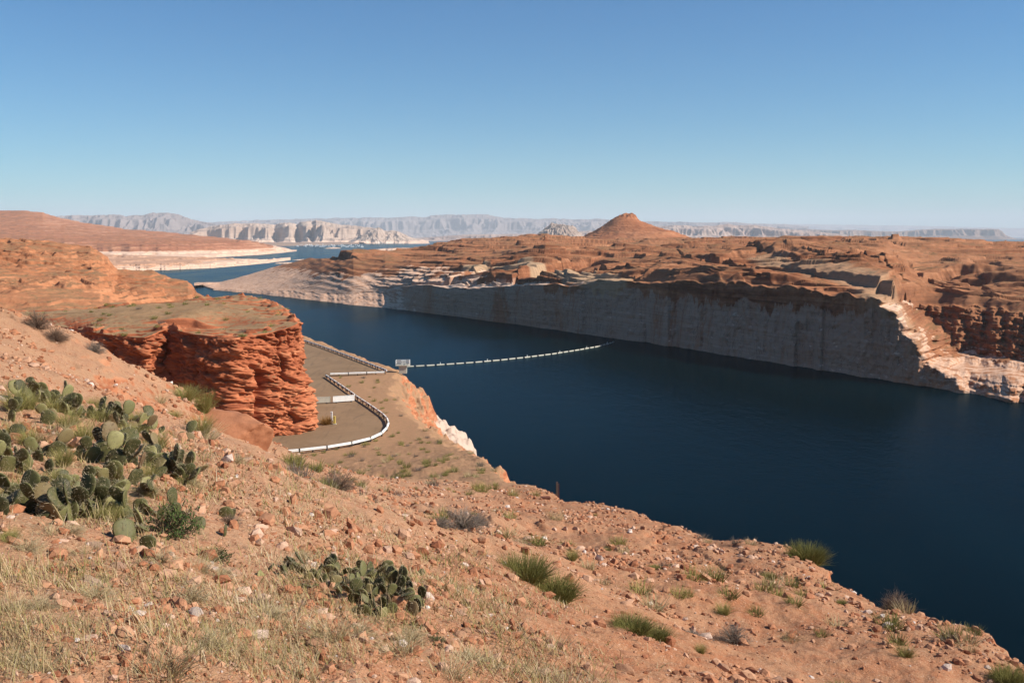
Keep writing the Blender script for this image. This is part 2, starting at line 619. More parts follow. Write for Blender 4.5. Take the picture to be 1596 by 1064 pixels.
    Z2 += scarp([(1080, 420), (1120, 424), (1165, 421)], 36, 7, 30, 75) * sst(4, 20, dist)
    Z2 += scarp([(1385, 410), (1440, 414), (1500, 411), (1596, 412)], 44, 5, 40, 76) * sst(4, 20, dist)
    Z2 += scarp([(885, 408), (930, 411), (985, 409)], 40, 7, 40, 77) * sst(4, 20, dist)
    Z2 += scarp([(500, 412), (545, 417), (580, 416)], 27, 5, 20, 78) * sst(4, 20, dist)
    Z2 += scarp([(450, 423), (480, 424), (510, 422)], 15, 6, 20, 79) * sst(4, 20, dist)
    Z2 += scarp([(1290, 398), (1340, 401), (1420, 399)], 48, 6, 40, 80) * sst(4, 20, dist)
    Z2 += scarp([(640, 420), (700, 424), (760, 420)], 32, 5, 30, 81) * sst(4, 20, dist)
    Z2 += (0.8 * fbm(X2 / 22, D2 / 18, 3, 90, 0.6) + 0.35 * fbm(X2 / 7, D2 / 5, 3, 91) * (1 - sst(700, 950, D2))) * sst(0, 14, dist) * amp
    Z2 = np.maximum(Z2, 0.3 + 0.4 * zt[None, :] * (1 - sst(0, 20, dist)))
    # behind the crest
    t = np.linspace(0, 1, n_bk)[:, None]
    far = np.interp(px, [300, 560, 660, 700, 1960], [1500, 1650, 2300, 4200, 4200])
    far = np.maximum(far, dc + 150)
    D3 = dc + 3 + (far - dc) * t ** 1.6
    zf = np.interp(px, [300, 640, 700, 1960], [-3, -3, 25, 25])
    Z3 = Z2[-1] + (zf - Z2[-1]) * sst(0.0, 1.0, t) - 0.0 * D3
    Z3 = Z3 + 1.2 * fbm(D3 * s / 60, D3 / 40, 3, 95) * sst(0, 0.05, t)
    D = np.vstack([D1, D2, D3]); Z = np.vstack([Z1, Z2, Z3])
    m = rock_mat('red_sandstone_plateau', [(0.10, 0.034, 0.018), (0.29, 0.112, 0.050), (0.43, 0.21, 0.11)], 0.35,
                 flats=[(0.37, 0.145, 0.064), (0.235, 0.118, 0.055), (0.11, 0.078, 0.036)], flat_at=(0.90, 0.985), ring=28.0,
                 ring_col=(0.40, 0.265, 0.19), big=0.012, fine=0.22, bump=0.6, track=True)
    far = grid_obj('far_bank_terrain', D * s, D, Z, m)
    structure(far)
    # a pale graded track crosses the plateau
    tr = []
    for (qx, qy) in ((740, 405), (800, 407.5), (850, 410.5), (900, 415.5), (960, 421)):
        x_, y_, _ = at_z(qx, qy, 40)
        tr.append((float(x_), float(y_)))
    d_, _ = poly_sd(D * s, D, tr)
    d2_, _ = poly_sd(D * s, D, [tuple(float(v) for v in at_z(qx, qy, z_)[:2]) for (qx, qy, z_) in ((1190, 418, 38), (1225, 440, 34), (1290, 455, 31), (1340, 468, 29), (1400, 492, 27))])
    k_ = np.maximum(1 - sst(9, 14, d_ + 3 * n2(D * s / 14, D / 14, 5)), 0.6 * (1 - sst(6, 15, d2_ + 4 * n2(D * s / 9, D / 9, 6))))
    rd = far.data.attributes.new('redden', 'FLOAT', 'POINT')
    rd.data.foreach_set('value', (np.maximum(sst(1330, 1480, px[None, :] + 50 * fbm(D * s / 12, Z / 8, 4, 7)), 0.72 - 0.72 * sst(570, 730, px[None, :] + 60 * fbm(D * s / 25, Z / 8, 4, 8))) * np.ones_like(D)).ravel().astype(np.float32))
    at = far.data.attributes.new('track', 'FLOAT', 'POINT')
    at.data.foreach_set('value', k_.ravel().astype(np.float32))


build_far_bank()


def build_butte():
    d, pxc = 1950.0, 978.0
    x0, _, zb = at_d(pxc, 376, d)
    u = d / F_PX
    # right and left outlines as (pixels out from the axis, pixels above the foot)
    lo = [(0, 42), (10, 41), (17, 38), (26, 33), (40, 22), (55, 13), (70, 6), (85, 1), (105, -3), (150, -9)]
    ro = [(0, 42), (8, 41.5), (13, 38), (18, 32), (30, 27), (45, 22), (62, 17), (72, 14), (90, 6), (106, 0), (130, -3), (170, -9)]
    na, nr = 360, 200
    a = np.linspace(0, 2 * PI, na, endpoint=False)[None, :]
    r = (np.linspace(0, 1, nr)[:, None] ** 1.1) * 150
    wr = 0.5 + 0.5 * np.cos(a)
    base = np.interp(r, *zip(*ro)) * wr + np.interp(r, *zip(*lo)) * (1 - wr)
    rr = r * u
    X = rr * np.cos(a); Y = rr * np.sin(a) * 1.25
    z = base * u + zb
    z = z + 2.2 * fbm(X / 45, Y / 45, 4, 11) * sst(10, 60, rr) + 0.7 * ridged(X / 40, Y / 40, 3, 13) * sst(15, 60, rr)
    w = fbm(X / 40, Y / 40, 3, 15)
    zt = terrace(z + 1.2 * w, 4.2, 0.3) - 1.2 * w
    z = z + (zt - z) * 0.42 * sst(5, 25, rr) * sst(-0.3, 0.3, n2(X / 60, Y / 60, 16))
    w = fbm(X / 16, Y / 16, 4, 17)
    zt = terrace(z + 1.4 * w, 2.3, 0.25) - 1.4 * w
    z = z + (zt - z) * 0.45 * sst(5, 25, rr)
    # knobbly caprock
    z += 3.2 * fbm(X / 9, Y / 9, 3, 18) * (1 - sst(10, 30, rr))
    m = rock_mat('butte_sandstone', [(0.22, 0.078, 0.036), (0.37, 0.145, 0.064), (0.46, 0.21, 0.105)], 0.2, big=0.01, fine=0.15, bump=0.7)
    me = mesh_np('red_butte_hill', np.stack([X + x0, Y + d, z], -1).reshape(-1, 3), grid_faces(nr, na, True))
    structure(link('red_butte_hill', me, m))


build_butte()


def build_left_shores():
    # long brown hill falling to a red and white ledged shore, far up the lake
    px = np.linspace(-420, 462, 620)
    s = slope_of(px)
    d0, z0 = level_z([(-420, 410), (0, 406), (200, 405), (270, 403.6), (330, 402), (400, 398), (440, 394.5), (457, 392.5), (462, 392)], -1.0, px)
    d0 = d0 * (1 + 0.004 * fbm(px / 20, px * 0, 3, 2))
    taper = 1 - sst(380, 460, px)
    zl = 40 * (0.06 + 0.94 * taper)
    l1 = (d0 * (1.02 + 0.05 * taper), zl * 0.33)
    l2 = (d0 * (1.03 + 0.07 * taper), zl * 0.62)
    l3 = (d0 * (1.05 + 0.10 * taper), zl)
    dcr, zcr = level_d([(-420, 300, 4400), (-100, 323, 4400), (0, 327.5, 4400), (40, 328, 4400), (68, 330.5, 4420), (82, 335, 4440), (95, 339, 4460), (130, 346.5, 4500), (200, 357, 4600),
                        (250, 361, 4650), (300, 365.5, 4700), (350, 371, 4720), (390, 377, 4740), (420, 382, 4700), (445, 387.5, 4600), (462, 391, 4300)], px)
    l4 = (np.maximum(dcr, l3[0] + 60), zcr)
    l5 = (np.maximum(dcr, l3[0] + 60) + 1500, np.full_like(px, -5.0))
    kw = np.hanning(181); kw /= kw.sum()
    zs = np.convolve(np.pad(zcr, 90, 'edge'), kw, 'valid')
    l4a = (l3[0] + 0.55 * (l4[0] - l3[0]), np.minimum(zl + 0.42 * np.maximum(zs - zl, 0), zl + 0.6 * np.maximum(zcr - zl, 0)))
    D, Z = rows_between([(d0, z0), l1, l2, l3, l4a, l4, l5], [26, 26, 26, 100, 90, 30], [0.7, 1.6, 0.6, 1.1, 1.0, 1.0])
    X = D * s
    Z = Z + sst(0, 12, Z) * (2.2 * fbm(X / 60, D / 120, 4, 5) + 4.5 * fbm(X / 260, D / 420, 3, 7) * sst(20, 60, Z))
    w = fbm(X / 150, D / 150, 3, 9)
    zt = terrace(Z + 2 * w, 7.5, 0.3) - 2 * w
    Z = Z + (zt - Z) * (0.5 + 0.42 * (1 - sst(38, 55, Z))) * sst(1, 6, Z)
    m = rock_mat('brown_hill', [(0.20, 0.075, 0.04), (0.34, 0.14, 0.075), (0.46, 0.24, 0.14)], 0.16,
                 flats=[(0.37, 0.145, 0.066), (0.29, 0.125, 0.060), (0.20, 0.105, 0.052)], flat_at=(0.93, 0.99), ring=15.0,
                 ring_col=(0.46, 0.265, 0.175), big=0.004, fine=0.05, bump=2.0)
    structure(grid_obj('lake_hill', X, D, Z, m))

    # nearer pale ledge reaching out from the left
    px = np.linspace(60, 452, 420)
    s = slope_of(px)
    d0, z0 = level_z([(60, 428), (180, 424.5), (250, 422), (330, 418.5), (400, 412.5), (430, 409), (447, 406.5), (452, 406)], -1.0, px)
    d0 = d0 * (1 + 0.006 * fbm(px / 14, px * 0, 3, 12))
    dcr, zcr = level_d([(60, 388, 2300), (180, 397, 2250), (250, 399, 2250), (300, 400.5, 2250), (350, 402.5, 2300), (400, 404.6, 2350), (440, 405.0, 2350), (452, 405.8, 2350)], px)
    zcr = np.maximum(zcr, 1.2)
    l1 = (d0 * 1.01, zcr * 0.30 + 0.2)
    l2 = (d0 * 1.03, zcr * 0.55 + 0.3)
    dcr = np.maximum(dcr, d0 * 1.06)
    D, Z = rows_between([(d0, z0), l1, l2, (dcr, zcr), (dcr + 300, zcr * 0 - 4)], [24, 24, 80, 24], [0.8, 1.2, 0.9, 1.0])
    X = D * s
    Z = Z + sst(0, 6, Z) * 1.8 * fbm(X / 40, D / 60, 4, 25)
    w = fbm(X / 60, D / 60, 3, 29)
    zt = terrace(Z + 1.2 * w, 3.6, 0.25) - 1.2 * w
    Z = Z + (zt - Z) * 0.85 * sst(0, 3, Z)
    m = rock_mat('pale_ledge', [(0.33, 0.165, 0.095), (0.46, 0.25, 0.15), (0.55, 0.35, 0.24)], 0.4, ring=5.0, ring_col=(0.54, 0.37, 0.28),
                 big=0.008, fine=0.1, bump=0.8)
    structure(grid_obj('pale_ledge_terrain', X, D, Z, m))

    # low white rocks awash between the ledge and the red point
    for (pa, pb, py, d1, hgt) in ((452, 505, 405.5, 35, 2.0), (425, 470, 411, 40, 2.2), (506, 532, 387.6, 160, 4.0), (575, 690, 391.0, 420, 9.0)):
        n = 90
        px = np.linspace(pa, pb, n)
        s = slope_of(px)
        env = np.sin(np.linspace(0, PI, n)) ** 0.5
        d0, _ = level_z([(pa, py), (pb, py - 0.4)], 0.0, px)
        t = np.linspace(0, 1, 40)[:, None]
        D = d0 + d1 * env * t + d1 * 0.2 * fbm(px / 9, px * 0, 3, int(pa))
        X = D * s
        Z = -1.0 + (hgt + 1.0) * env * np.sin(t * PI) ** 0.7 + 0.25 * hgt * env * fbm(X / 14, D / 14, 3, 31)
        structure(grid_obj('lake_ledge_terrain', X, D, Z, m))


build_left_shores()


def build_mid_hill():
    # red slickrock hill on the near side, behind the flat-topped headland
    px = np.linspace(-560, 352, 900)
    s = slope_of(px)
    lo = [(-560, 480, 170), (0, 474, 190), (150, 472, 200), (250, 472, 215), (300, 470, 232), (330, 468, 245), (352, 478, 250)]
    d0, z0 = level_d(lo, px)
    z0 = z0 - 3
    up = [(-560, 385, 330), (-100, 374, 340), (0, 371.5, 340), (40, 372.5, 340), (80, 377, 340), (118, 383, 335), (140, 385, 330), (152, 391, 325), (166, 400, 322), (172, 410, 320),
          (180, 419.5, 318), (205, 421, 316), (235, 422.5, 315), (246, 427, 312), (262, 433, 308), (290, 439, 300), (299, 447, 296), (303, 455, 290), (316, 463.5, 285), (330, 473, 280), (352, 486, 276)]
    d2, z2 = level_d(up, px)
    d3 = d2 + 70
    z3 = z2 * 0 - 4
    D, Z = rows_between([(d0, z0), (d2, z2), (d3, z3)], [420, 60], [0.85, 1.0])
    X = D * s
    t = np.concatenate([np.linspace(0, 1, 420, endpoint=False), np.full(61, 1.0)])[:, None]
    al = X * 0.9 - D * 0.2
    edge = np.minimum(sst(0, 0.1, t), 1 - 0.75 * sst(0.85, 1.0, t))
    Z = Z + edge * (1.3 * fbm(X / 30, D / 24, 4, 41) + 0.5 * fbm(X / 9, D / 6, 3, 43))
    w = fbm(X / 22, D / 22, 4, 44) + 0.25 * al / 10
    zt = terrace(Z + 1.5 * w, 1.25, 0.2) - 1.5 * w
    rocky = sst(-0.25, 0.15, n2(X / 40, D / 30, 46) + 0.5 * n2(X / 15, D / 12, 47))
    Z = Z + (zt - Z) * (0.35 + 0.6 * rocky)
    Z = Z + 0.30 * fbm(X / 3.2, D / 1.6, 4, 49, 0.6) * (0.4 + 0.6 * rocky)
    m = rock_mat('red_slickrock', [(0.19, 0.062, 0.028), (0.385, 0.15, 0.066), (0.47, 0.215, 0.108)], 0.8,
                 flats=[(0.36, 0.155, 0.075), (0.27, 0.15, 0.075), (0.14, 0.11, 0.055)], flat_at=(0.90, 0.99), big=0.03, fine=0.5, bump=0.35)
    structure(grid_obj('red_slickrock_hill', X, D, Z, m))


build_mid_hill()


def build_headland():
    # flat-topped red cliff beside the road
    def P(px, py, z):
        x, y, _ = at_z(px, py, z)
        return float(x), float(y)
    top = [(-62, 104, 49.0), (*P(60, 505, 48.6), 48.6), (*P(108, 512, 48.4), 48.4), (*P(160, 521, 48.6), 48.6), (*P(226, 528, 48.4), 48.4), (*P(262, 512, 49.2), 49.2), (*P(300, 522, 48.8), 48.8),
           (*P(363, 528, 48.6), 48.6), (*P(420, 520, 48.8), 48.8), (*P(452, 511, 49.3), 49.3), (*P(464, 505, 49.6), 49.6),
           (*P(463, 497, 49.8), 49.8), (*P(455, 488, 50.2), 50.2), (*P(434, 475, 50.6), 50.6), (*P(404, 466.5, 51.0), 51.0), (*P(372, 465.5, 50.9), 50.9), (*P(325, 467, 50.4), 50.4), (-50, 150, 50.2), (-66, 146, 49.2), (-90, 146, 48.3)]
    pts = np.array(top)
    seg = np.r_[0, np.cumsum(np.hypot(*(np.diff(pts[:, :2], axis=0).T)))]
    n = 900
    # more columns on the visible front and corner
    dens = np.interp(seg, [0, seg[1], seg[10], seg[14], seg[-1]], [0.3, 1, 1, 0.7, 0.25])
    cum = np.r_[0, np.cumsum(0.5 * (dens[1:] + dens[:-1]) * np.diff(seg))]
    q = np.interp(np.linspace(0, cum[-1], n), cum, seg)
    cx, cy, cz = (np.interp(q, seg, pts[:, k]) for k in range(3))
    kern = np.exp(-np.linspace(-2, 2, 25) ** 2); kern /= kern.sum()
    sm = lambda v: np.convolve(np.pad(v, 12, 'edge'), kern, 'valid')
    cx, cy, cz = sm(cx), sm(cy), sm(cz)
    tx, ty = np.gradient(cx), np.gradient(cy)
    ln = np.hypot(tx, ty)
    nx, ny = ty / ln, -tx / ln                                    # outward (curve runs clockwise seen from above the lake side)
    qa = np.linspace(0, 1, n)
    i_c = np.interp(seg[10], q, np.arange(n))                      # column of the corner
    ic = (np.arange(n) - i_c)
    # wall rows
    nw = 300
    t = np.linspace(0, 1, nw, endpoint=False)[:, None]
    zb = 35.5
    Z1 = zb + (cz - zb) * t
    h = (Z1 - 36.5)
    # foot stands out at the corner buttress, with a step at about two thirds
    corner = np.exp(-(ic / 60.0) ** 2)
    butt = np.exp(-((ic + 6) / 34.0) ** 2)
    front = 1 - sst(-110, -25, ic)
    out = (1 - t) * (0.6 + 0.5 * corner + 2.2 * front) + butt * 1.1 * (1 - sst(0.50, 0.60, t + 0.05 * n2(ic[None, :] / 12.0, t * 0, 3)))
    out = out + 1.3 * (1 - sst(0.0, 0.13, t)) * (0.6 + 0.5 * n2(q[None, :] / 4, t * 0, 8))            # talus at the foot
    # a deep chimney behind the buttress
    chim = np.exp(-((ic + 52 + 6 * np.sin(t * 7)) / 4.0) ** 2)
    out = out - 1.6 * chim * (1 - sst(0.62, 0.74, t)) * sst(0.06, 0.14, t)
    # layered relief: tilted beds, undercut
    tilt = Z1 + 0.10 * q[None, :] + 0.8 * n2(q[None, :] / 9.0, Z1 / 6, 60)
    beds = n2(q[None, :] / 1.8, tilt / 0.6, 61) * 0.26 + n2(q[None, :] / 1.0, (tilt + 0.25 * q[None, :]) / 0.30, 62) * 0.25 + n2(q[None, :] / 0.5, tilt / 0.2, 63) * 0.12
    beds = np.where(beds > 0, beds * 0.7, beds * 1.3)
    blocks = fbm(q[None, :] / 2.4, (Z1 + 0.2 * q[None, :]) / 1.1, 5, 64, 0.6) * 0.5 + 0.65 * fbm(q[None, :] / 9.0, Z1 / 9, 3, 66)
    rib = -0.5 * np.abs(np.sin(0)) + 0.0
    left = 1 - sst(seg[3], seg[6], q)                              # left end is a deep, shaded undercut
    under = -1.1 * left[None, :] * np.exp(-((t - 0.72) / 0.16) ** 2)
    crack = -0.9 * np.exp(-(n2(q[None, :] / 3.2 + 0.15 * n2(q[None, :] / 2, Z1, 5), Z1 / 11, 67) / 0.05) ** 2) * sst(-0.1, 0.2, n2(q[None, :] / 8, Z1 / 4, 68))
    facet = 0.8 * (np.floor(3.0 * (n2(q[None, :] / 2.6 + 0.1 * Z1, Z1 / 1.3, 69) + 1)) / 3.0 - 0.8) + 0.35 * (np.floor(3.0 * (n2(q[None, :] / 1.1, (Z1 + 0.2 * q[None, :]) / 0.7, 70) + 1)) / 3.0 - 0.8)
    relief = (beds + 0.75 * blocks + under + crack + 0.7 * facet) * sst(1.0, 0.985, t) * sst(0.0, 0.08, t)
    # smooth diagonal scar sweeping up to the right near the corner
    o = out + relief
    X1 = cx + nx * o; Y1 = cy + ny * o
    # top rows: in to a spine
    nt = 150
    sx = np.interp(qa, [0, 1], [-75, -75])
    spx = np.interp(np.arange(n), [0, i_c * 0.5, i_c, n - 1], [-75, -55, -38, -75])
    spy = 129 + 0.2 * (-38 - spx)
    tt = np.linspace(0, 1, nt)[:, None]
    e = tt ** 1.35
    x_in = cx + nx * o[-1]; y_in = cy + ny * o[-1]
    X2 = x_in + (spx - x_in) * e; Y2 = y_in + (spy - y_in) * e
    Z2 = cz + (np.interp(spx, [-75, -60, -45, -38], [48.8, 49.6, 50.3, 50.5]) - cz) * sst(0, 1, e) + 0.1
    dd = np.hypot(X2 - x_in, Y2 - y_in)
    # broken ledges along the front edge, sand behind
    led = fbm(X2 / 7, Y2 / 3.5, 4, 70)
    near = np.exp(-dd / 7.0)
    zt = terrace(1.3 * led, 0.7, 0.25)
    Z2 = Z2 + zt * (0.04 + 0.7 * np.exp(-dd / 3.5)) * sst(0, 0.6, dd) + 0.05 * fbm(X2 / 2, Y2 / 2, 3, 72) + 0.35 * n2(X2 / 14, Y2 / 14, 74) * (1 - near)
    # a sandy hollow with a shaded lip (left of the middle)
    def hollow(px, py, z, r1, r2, dep):
        x, y = P(px, py, z)
        return -dep * np.exp(-((X2 - x) / r1) ** 2 - ((Y2 - y) / r2) ** 2)
    Z2 = Z2 + hollow(330, 512, 48.8, 4.5, 3.0, 0.9)
    dl = P(290, 503, 49.5)
    lip = sst(0.0, 0.5, (Y2 - dl[1]) + 0.8 * n2(X2 / 2.5, Y2 / 2.5, 79)) * np.exp(-((X2 - dl[0]) / 3.2) ** 2) * np.exp(-np.maximum(Y2 - dl[1], 0) / 6)
    Z2 = Z2 + 1.1 * lip
    X = np.vstack([X1, X2]); Y = np.vstack([Y1, Y2]); Z = np.vstack([Z1 + 0 * X1, Z2])
    m = rock_mat('headland_sandstone', [(0.22, 0.062, 0.029), (0.47, 0.150, 0.066), (0.58, 0.25, 0.125)], 1.2,
                 flats=[(0.33, 0.20, 0.105), (0.27, 0.165, 0.085), (0.17, 0.125, 0.062)], flat_at=(0.90, 0.975), big=0.10, fine=1.3, bump=0.16)
    structure(grid_obj('red_headland_cliff', X, Y, Z, m))


build_headland()


# ---------------------------------------------------------------- the near bank, one sheet from the camera to the road and the point
Z_ROAD = 37.0
near_pts = [  # px, py, distance ahead
    (0, 1064, 3.4), (400, 1064, 3.8), (800, 1064, 5.6), (1200, 1064, 9.6), (1596, 1064, 12.5),
    (0, 900, 5.0), (400, 900, 6.4), (800, 900, 11.0), (1150, 960, 14.0), (1350, 980, 15.5),
    (0, 740, 7.6), (200, 760, 7.4), (400, 800, 9.5), (600, 840, 11.5), (720, 838, 15.0), (960, 850, 21.0), (1200, 870, 23.5),
    (0, 620, 11.0), (200, 640, 13.5), (330, 720, 15.5), (470, 790, 17.0), (640, 800, 26.0), (850, 800, 33.0),
    (0, 540, 16.0), (110, 560, 20.0), (285, 660, 27.0), (400, 730, 27.0), (520, 765, 28.0), (560, 790, 24.0),
    (0, 468, 28.0), (60, 498, 29.0), (110, 524, 31.0), (250, 592, 38.0), (350, 636, 42.0), (400, 700, 42.0), (425, 722, 40.0), (455, 748, 40.0),
    (700, 770, 45.0), (620, 740, 58.0), (780, 755, 58.0), (868, 775, 50.0), (960, 790, 42.0), (1060, 835, 33.0),
    (1200, 852, 26.5), (1300, 892, 22.5), (1420, 938, 18.5), (1500, 988, 16.2), (1596, 1038, 13.8)]
near_xyz = []
for (a_, b_, d_) in near_pts:
    x_, y_, z_ = at_d(a_, b_, d_)
    near_xyz.append((float(x_), float(y_), float(z_)))
near_xyz += [(0, 0, 58.35), (-3, 0, 58.9), (3, 0, 57.3), (-8, 0, 59.4), (7, 2, 55.5), (-14, 8, 59.5), (0, -4, 58.6), (-30, 20, 59.5), (-30, 30, 58.5),
             (-45, 40, 57), (-25, 50, 54), (-17, 56, 46), (-13, 62, 42), (-24, 70, 44), (-40, 70, 49), (-60, 80, 50), (-18, 85, 39), (-30, 95, 37.5), (-45, 95, 41),
             (-12, 80, 41), (-5, 80, 42), (-9, 100, 37.6), (-4, 95, 39.5), (-30, 110, 37), (-12, 118, 37), (-20, 140, 37), (-24, 160, 37), (-34, 150, 37), (-30, 200, 37), (-46, 222, 37),
             (-60, 180, 38), (-50, 240, 36.5), (-90, 120, 48), (-80, 60, 57)]
NP = np.array(near_xyz)


def tps_fit(P, lam=0.02):
    n = len(P)
    A = P[:, :2]
    # work in a log-like plan so near detail and far detail weigh alike
    d = np.hypot(A[:, None, 0] - A[None, :, 0], A[:, None, 1] - A[None, :, 1])
    K = d + lam * np.eye(n) * -1
    Q = np.c_[np.ones(n), A]
    M = np.block([[K, Q], [Q.T, np.zeros((3, 3))]])
    w = np.linalg.solve(M, np.r_[P[:, 2], 0, 0, 0])
    return w


NW = tps_fit(NP, 0.6)


def near_base(x, y):
    s = NW[-3] + NW[-2] * x + NW[-1] * y
    for (px_, py_, _), w in zip(NP, NW[:-3]):
        s = s + w * np.sqrt((x - px_) ** 2 + (y - py_) ** 2 + 1.0)
    return s


rim_pix = [(1640, 1085, 12.4), (1596, 1052, 13.2), (1540, 1020, 14.6), (1500, 994, 16.0), (1460, 958, 17.4), (1420, 935, 18.5), (1360, 912, 20.5), (1300, 889, 22.5), (1240, 862, 25.0), (1200, 850, 26.5),
           (1130, 846, 29.5), (1070, 833, 32.5), (1050, 812, 35.5), (1000, 789, 40.0), (960, 781, 42.5), (900, 777, 46.0), (868, 766, 52.0), (830, 752, 60.0), (800, 742, 66.0), (760, 722, 78.0), (735, 707, 92.0)]
rim = []
for (a_, b_, d_) in rim_pix:
    x_, y_, _ = at_d(a_, b_, d_)
    rim.append((float(x_), float(y_)))
rim = [(12, -10), (10, 4)] + rim
for (a_, b_) in ((712, 702), (682, 684), (655, 664), (628, 640), (612, 612), (613, 590), (616, 577), (604, 569), (575, 562), (540, 548), (505, 535), (478, 527)):
    x_, y_, _ = at_z(a_, b_, 37.0)
    rim.append((float(x_), float(y_)))
rim.append((rim[-1][0] - 12, rim[-1][1] + 30))

road_pix = [(300, 700), (425, 706), (490, 701), (530, 695.5), (570, 688), (594, 678), (604, 668), (606, 660), (600, 649), (575, 634), (553, 621), (530, 605), (509, 589), (512, 586), (560, 584), (600, 580),
            (570, 567), (530, 552), (500, 541), (470, 531), (455, 529)]
road_poly = []
for (a_, b_) in road_pix:
    x_, y_, _ = at_z(a_, b_, Z_ROAD)
    road_poly.append((float(x_), float(y_)))
road_poly += [(road_poly[-1][0] - 4, road_poly[-1][1] + 12), (-64, 215), (-50, 150), (-44, 118), (-40, 104)]


def near_height(x, y, detail=True):
    z = near_base(x, y)
    r = np.hypot(x, y)
    # level ground round the road
    d, sg = poly_sd(x, y, road_poly + road_poly[:1])
    ins = in_poly(x, y, road_poly)
    k = np.where(ins, 1.0, 1 - sst(0.5, 9.0, d))
    z = z + (Z_ROAD - 0.08 - z) * k
    if detail:
        rough = 1 - k
        z = z + rough * (0.35 * fbm(x / 6.0, y / 6.0, 3, 101) * sst(3, 14, r) * (1 - 0.6 * sst(40, 70, r)))
        z = z + rough * (0.07 * fbm(x / 1.1, y / 1.1, 3, 104) + 0.022 * fbm(x / 0.22, y / 0.22, 3, 108))
        # outcropping beds of red rock that follow the slope
        led = terrace(0.9 * fbm(x / 3.2 + 0.06 * y, y / 6.5, 4, 111), 0.30, 0.2)
        mask = sst(0.05, 0.35, n2(x / 7.0, y / 9.0, 115) + 0.4 * n2(x / 2.2, y / 2.2, 117)) * sst(8, 16, r)
        z = z + rough * 0.28 * led * mask
    # past the rim the ground breaks away to the water
    d, sg = poly_sd(x, y, rim)
    out = d * -sg                                     # + outside (lake side)
    out = out + 0.22 * fbm(x / 1.3, y / 1.3, 3, 121) * (1 - sst(40, 80, r)) + (0.4 * sst(30, 50, r) + 0.9 * sst(85, 105, r)) * fbm(x / 5.0, y / 5.0, 4, 122)
    far_k = sst(85, 110, y)
    lip = np.minimum(np.maximum(out + 0.8, 0), 1.6) ** 2 * 0.12 * (1 - far_k)
    fall_near = 2.6 * np.maximum(out, 0) ** 1.0
    prof = np.interp(out, [0, 1.5, 3.0, 4.6, 6.2, 6.9, 9.5, 12.6, 13.6, 16, 18, 24], [0, 0.8, 2.2, 2.9, 5.6, 8.4, 9.0, 10.6, 15, 20, 34, 44])
    prof = prof + 0.9 * fbm(x / 2.0, y / 4.5, 4, 125) * sst(0.3, 3, out)
    z = z - lip - fall_near * (1 - far_k) - np.maximum(prof, 0) * far_k * (out > 0)
    return np.maximum(z, -6.0)


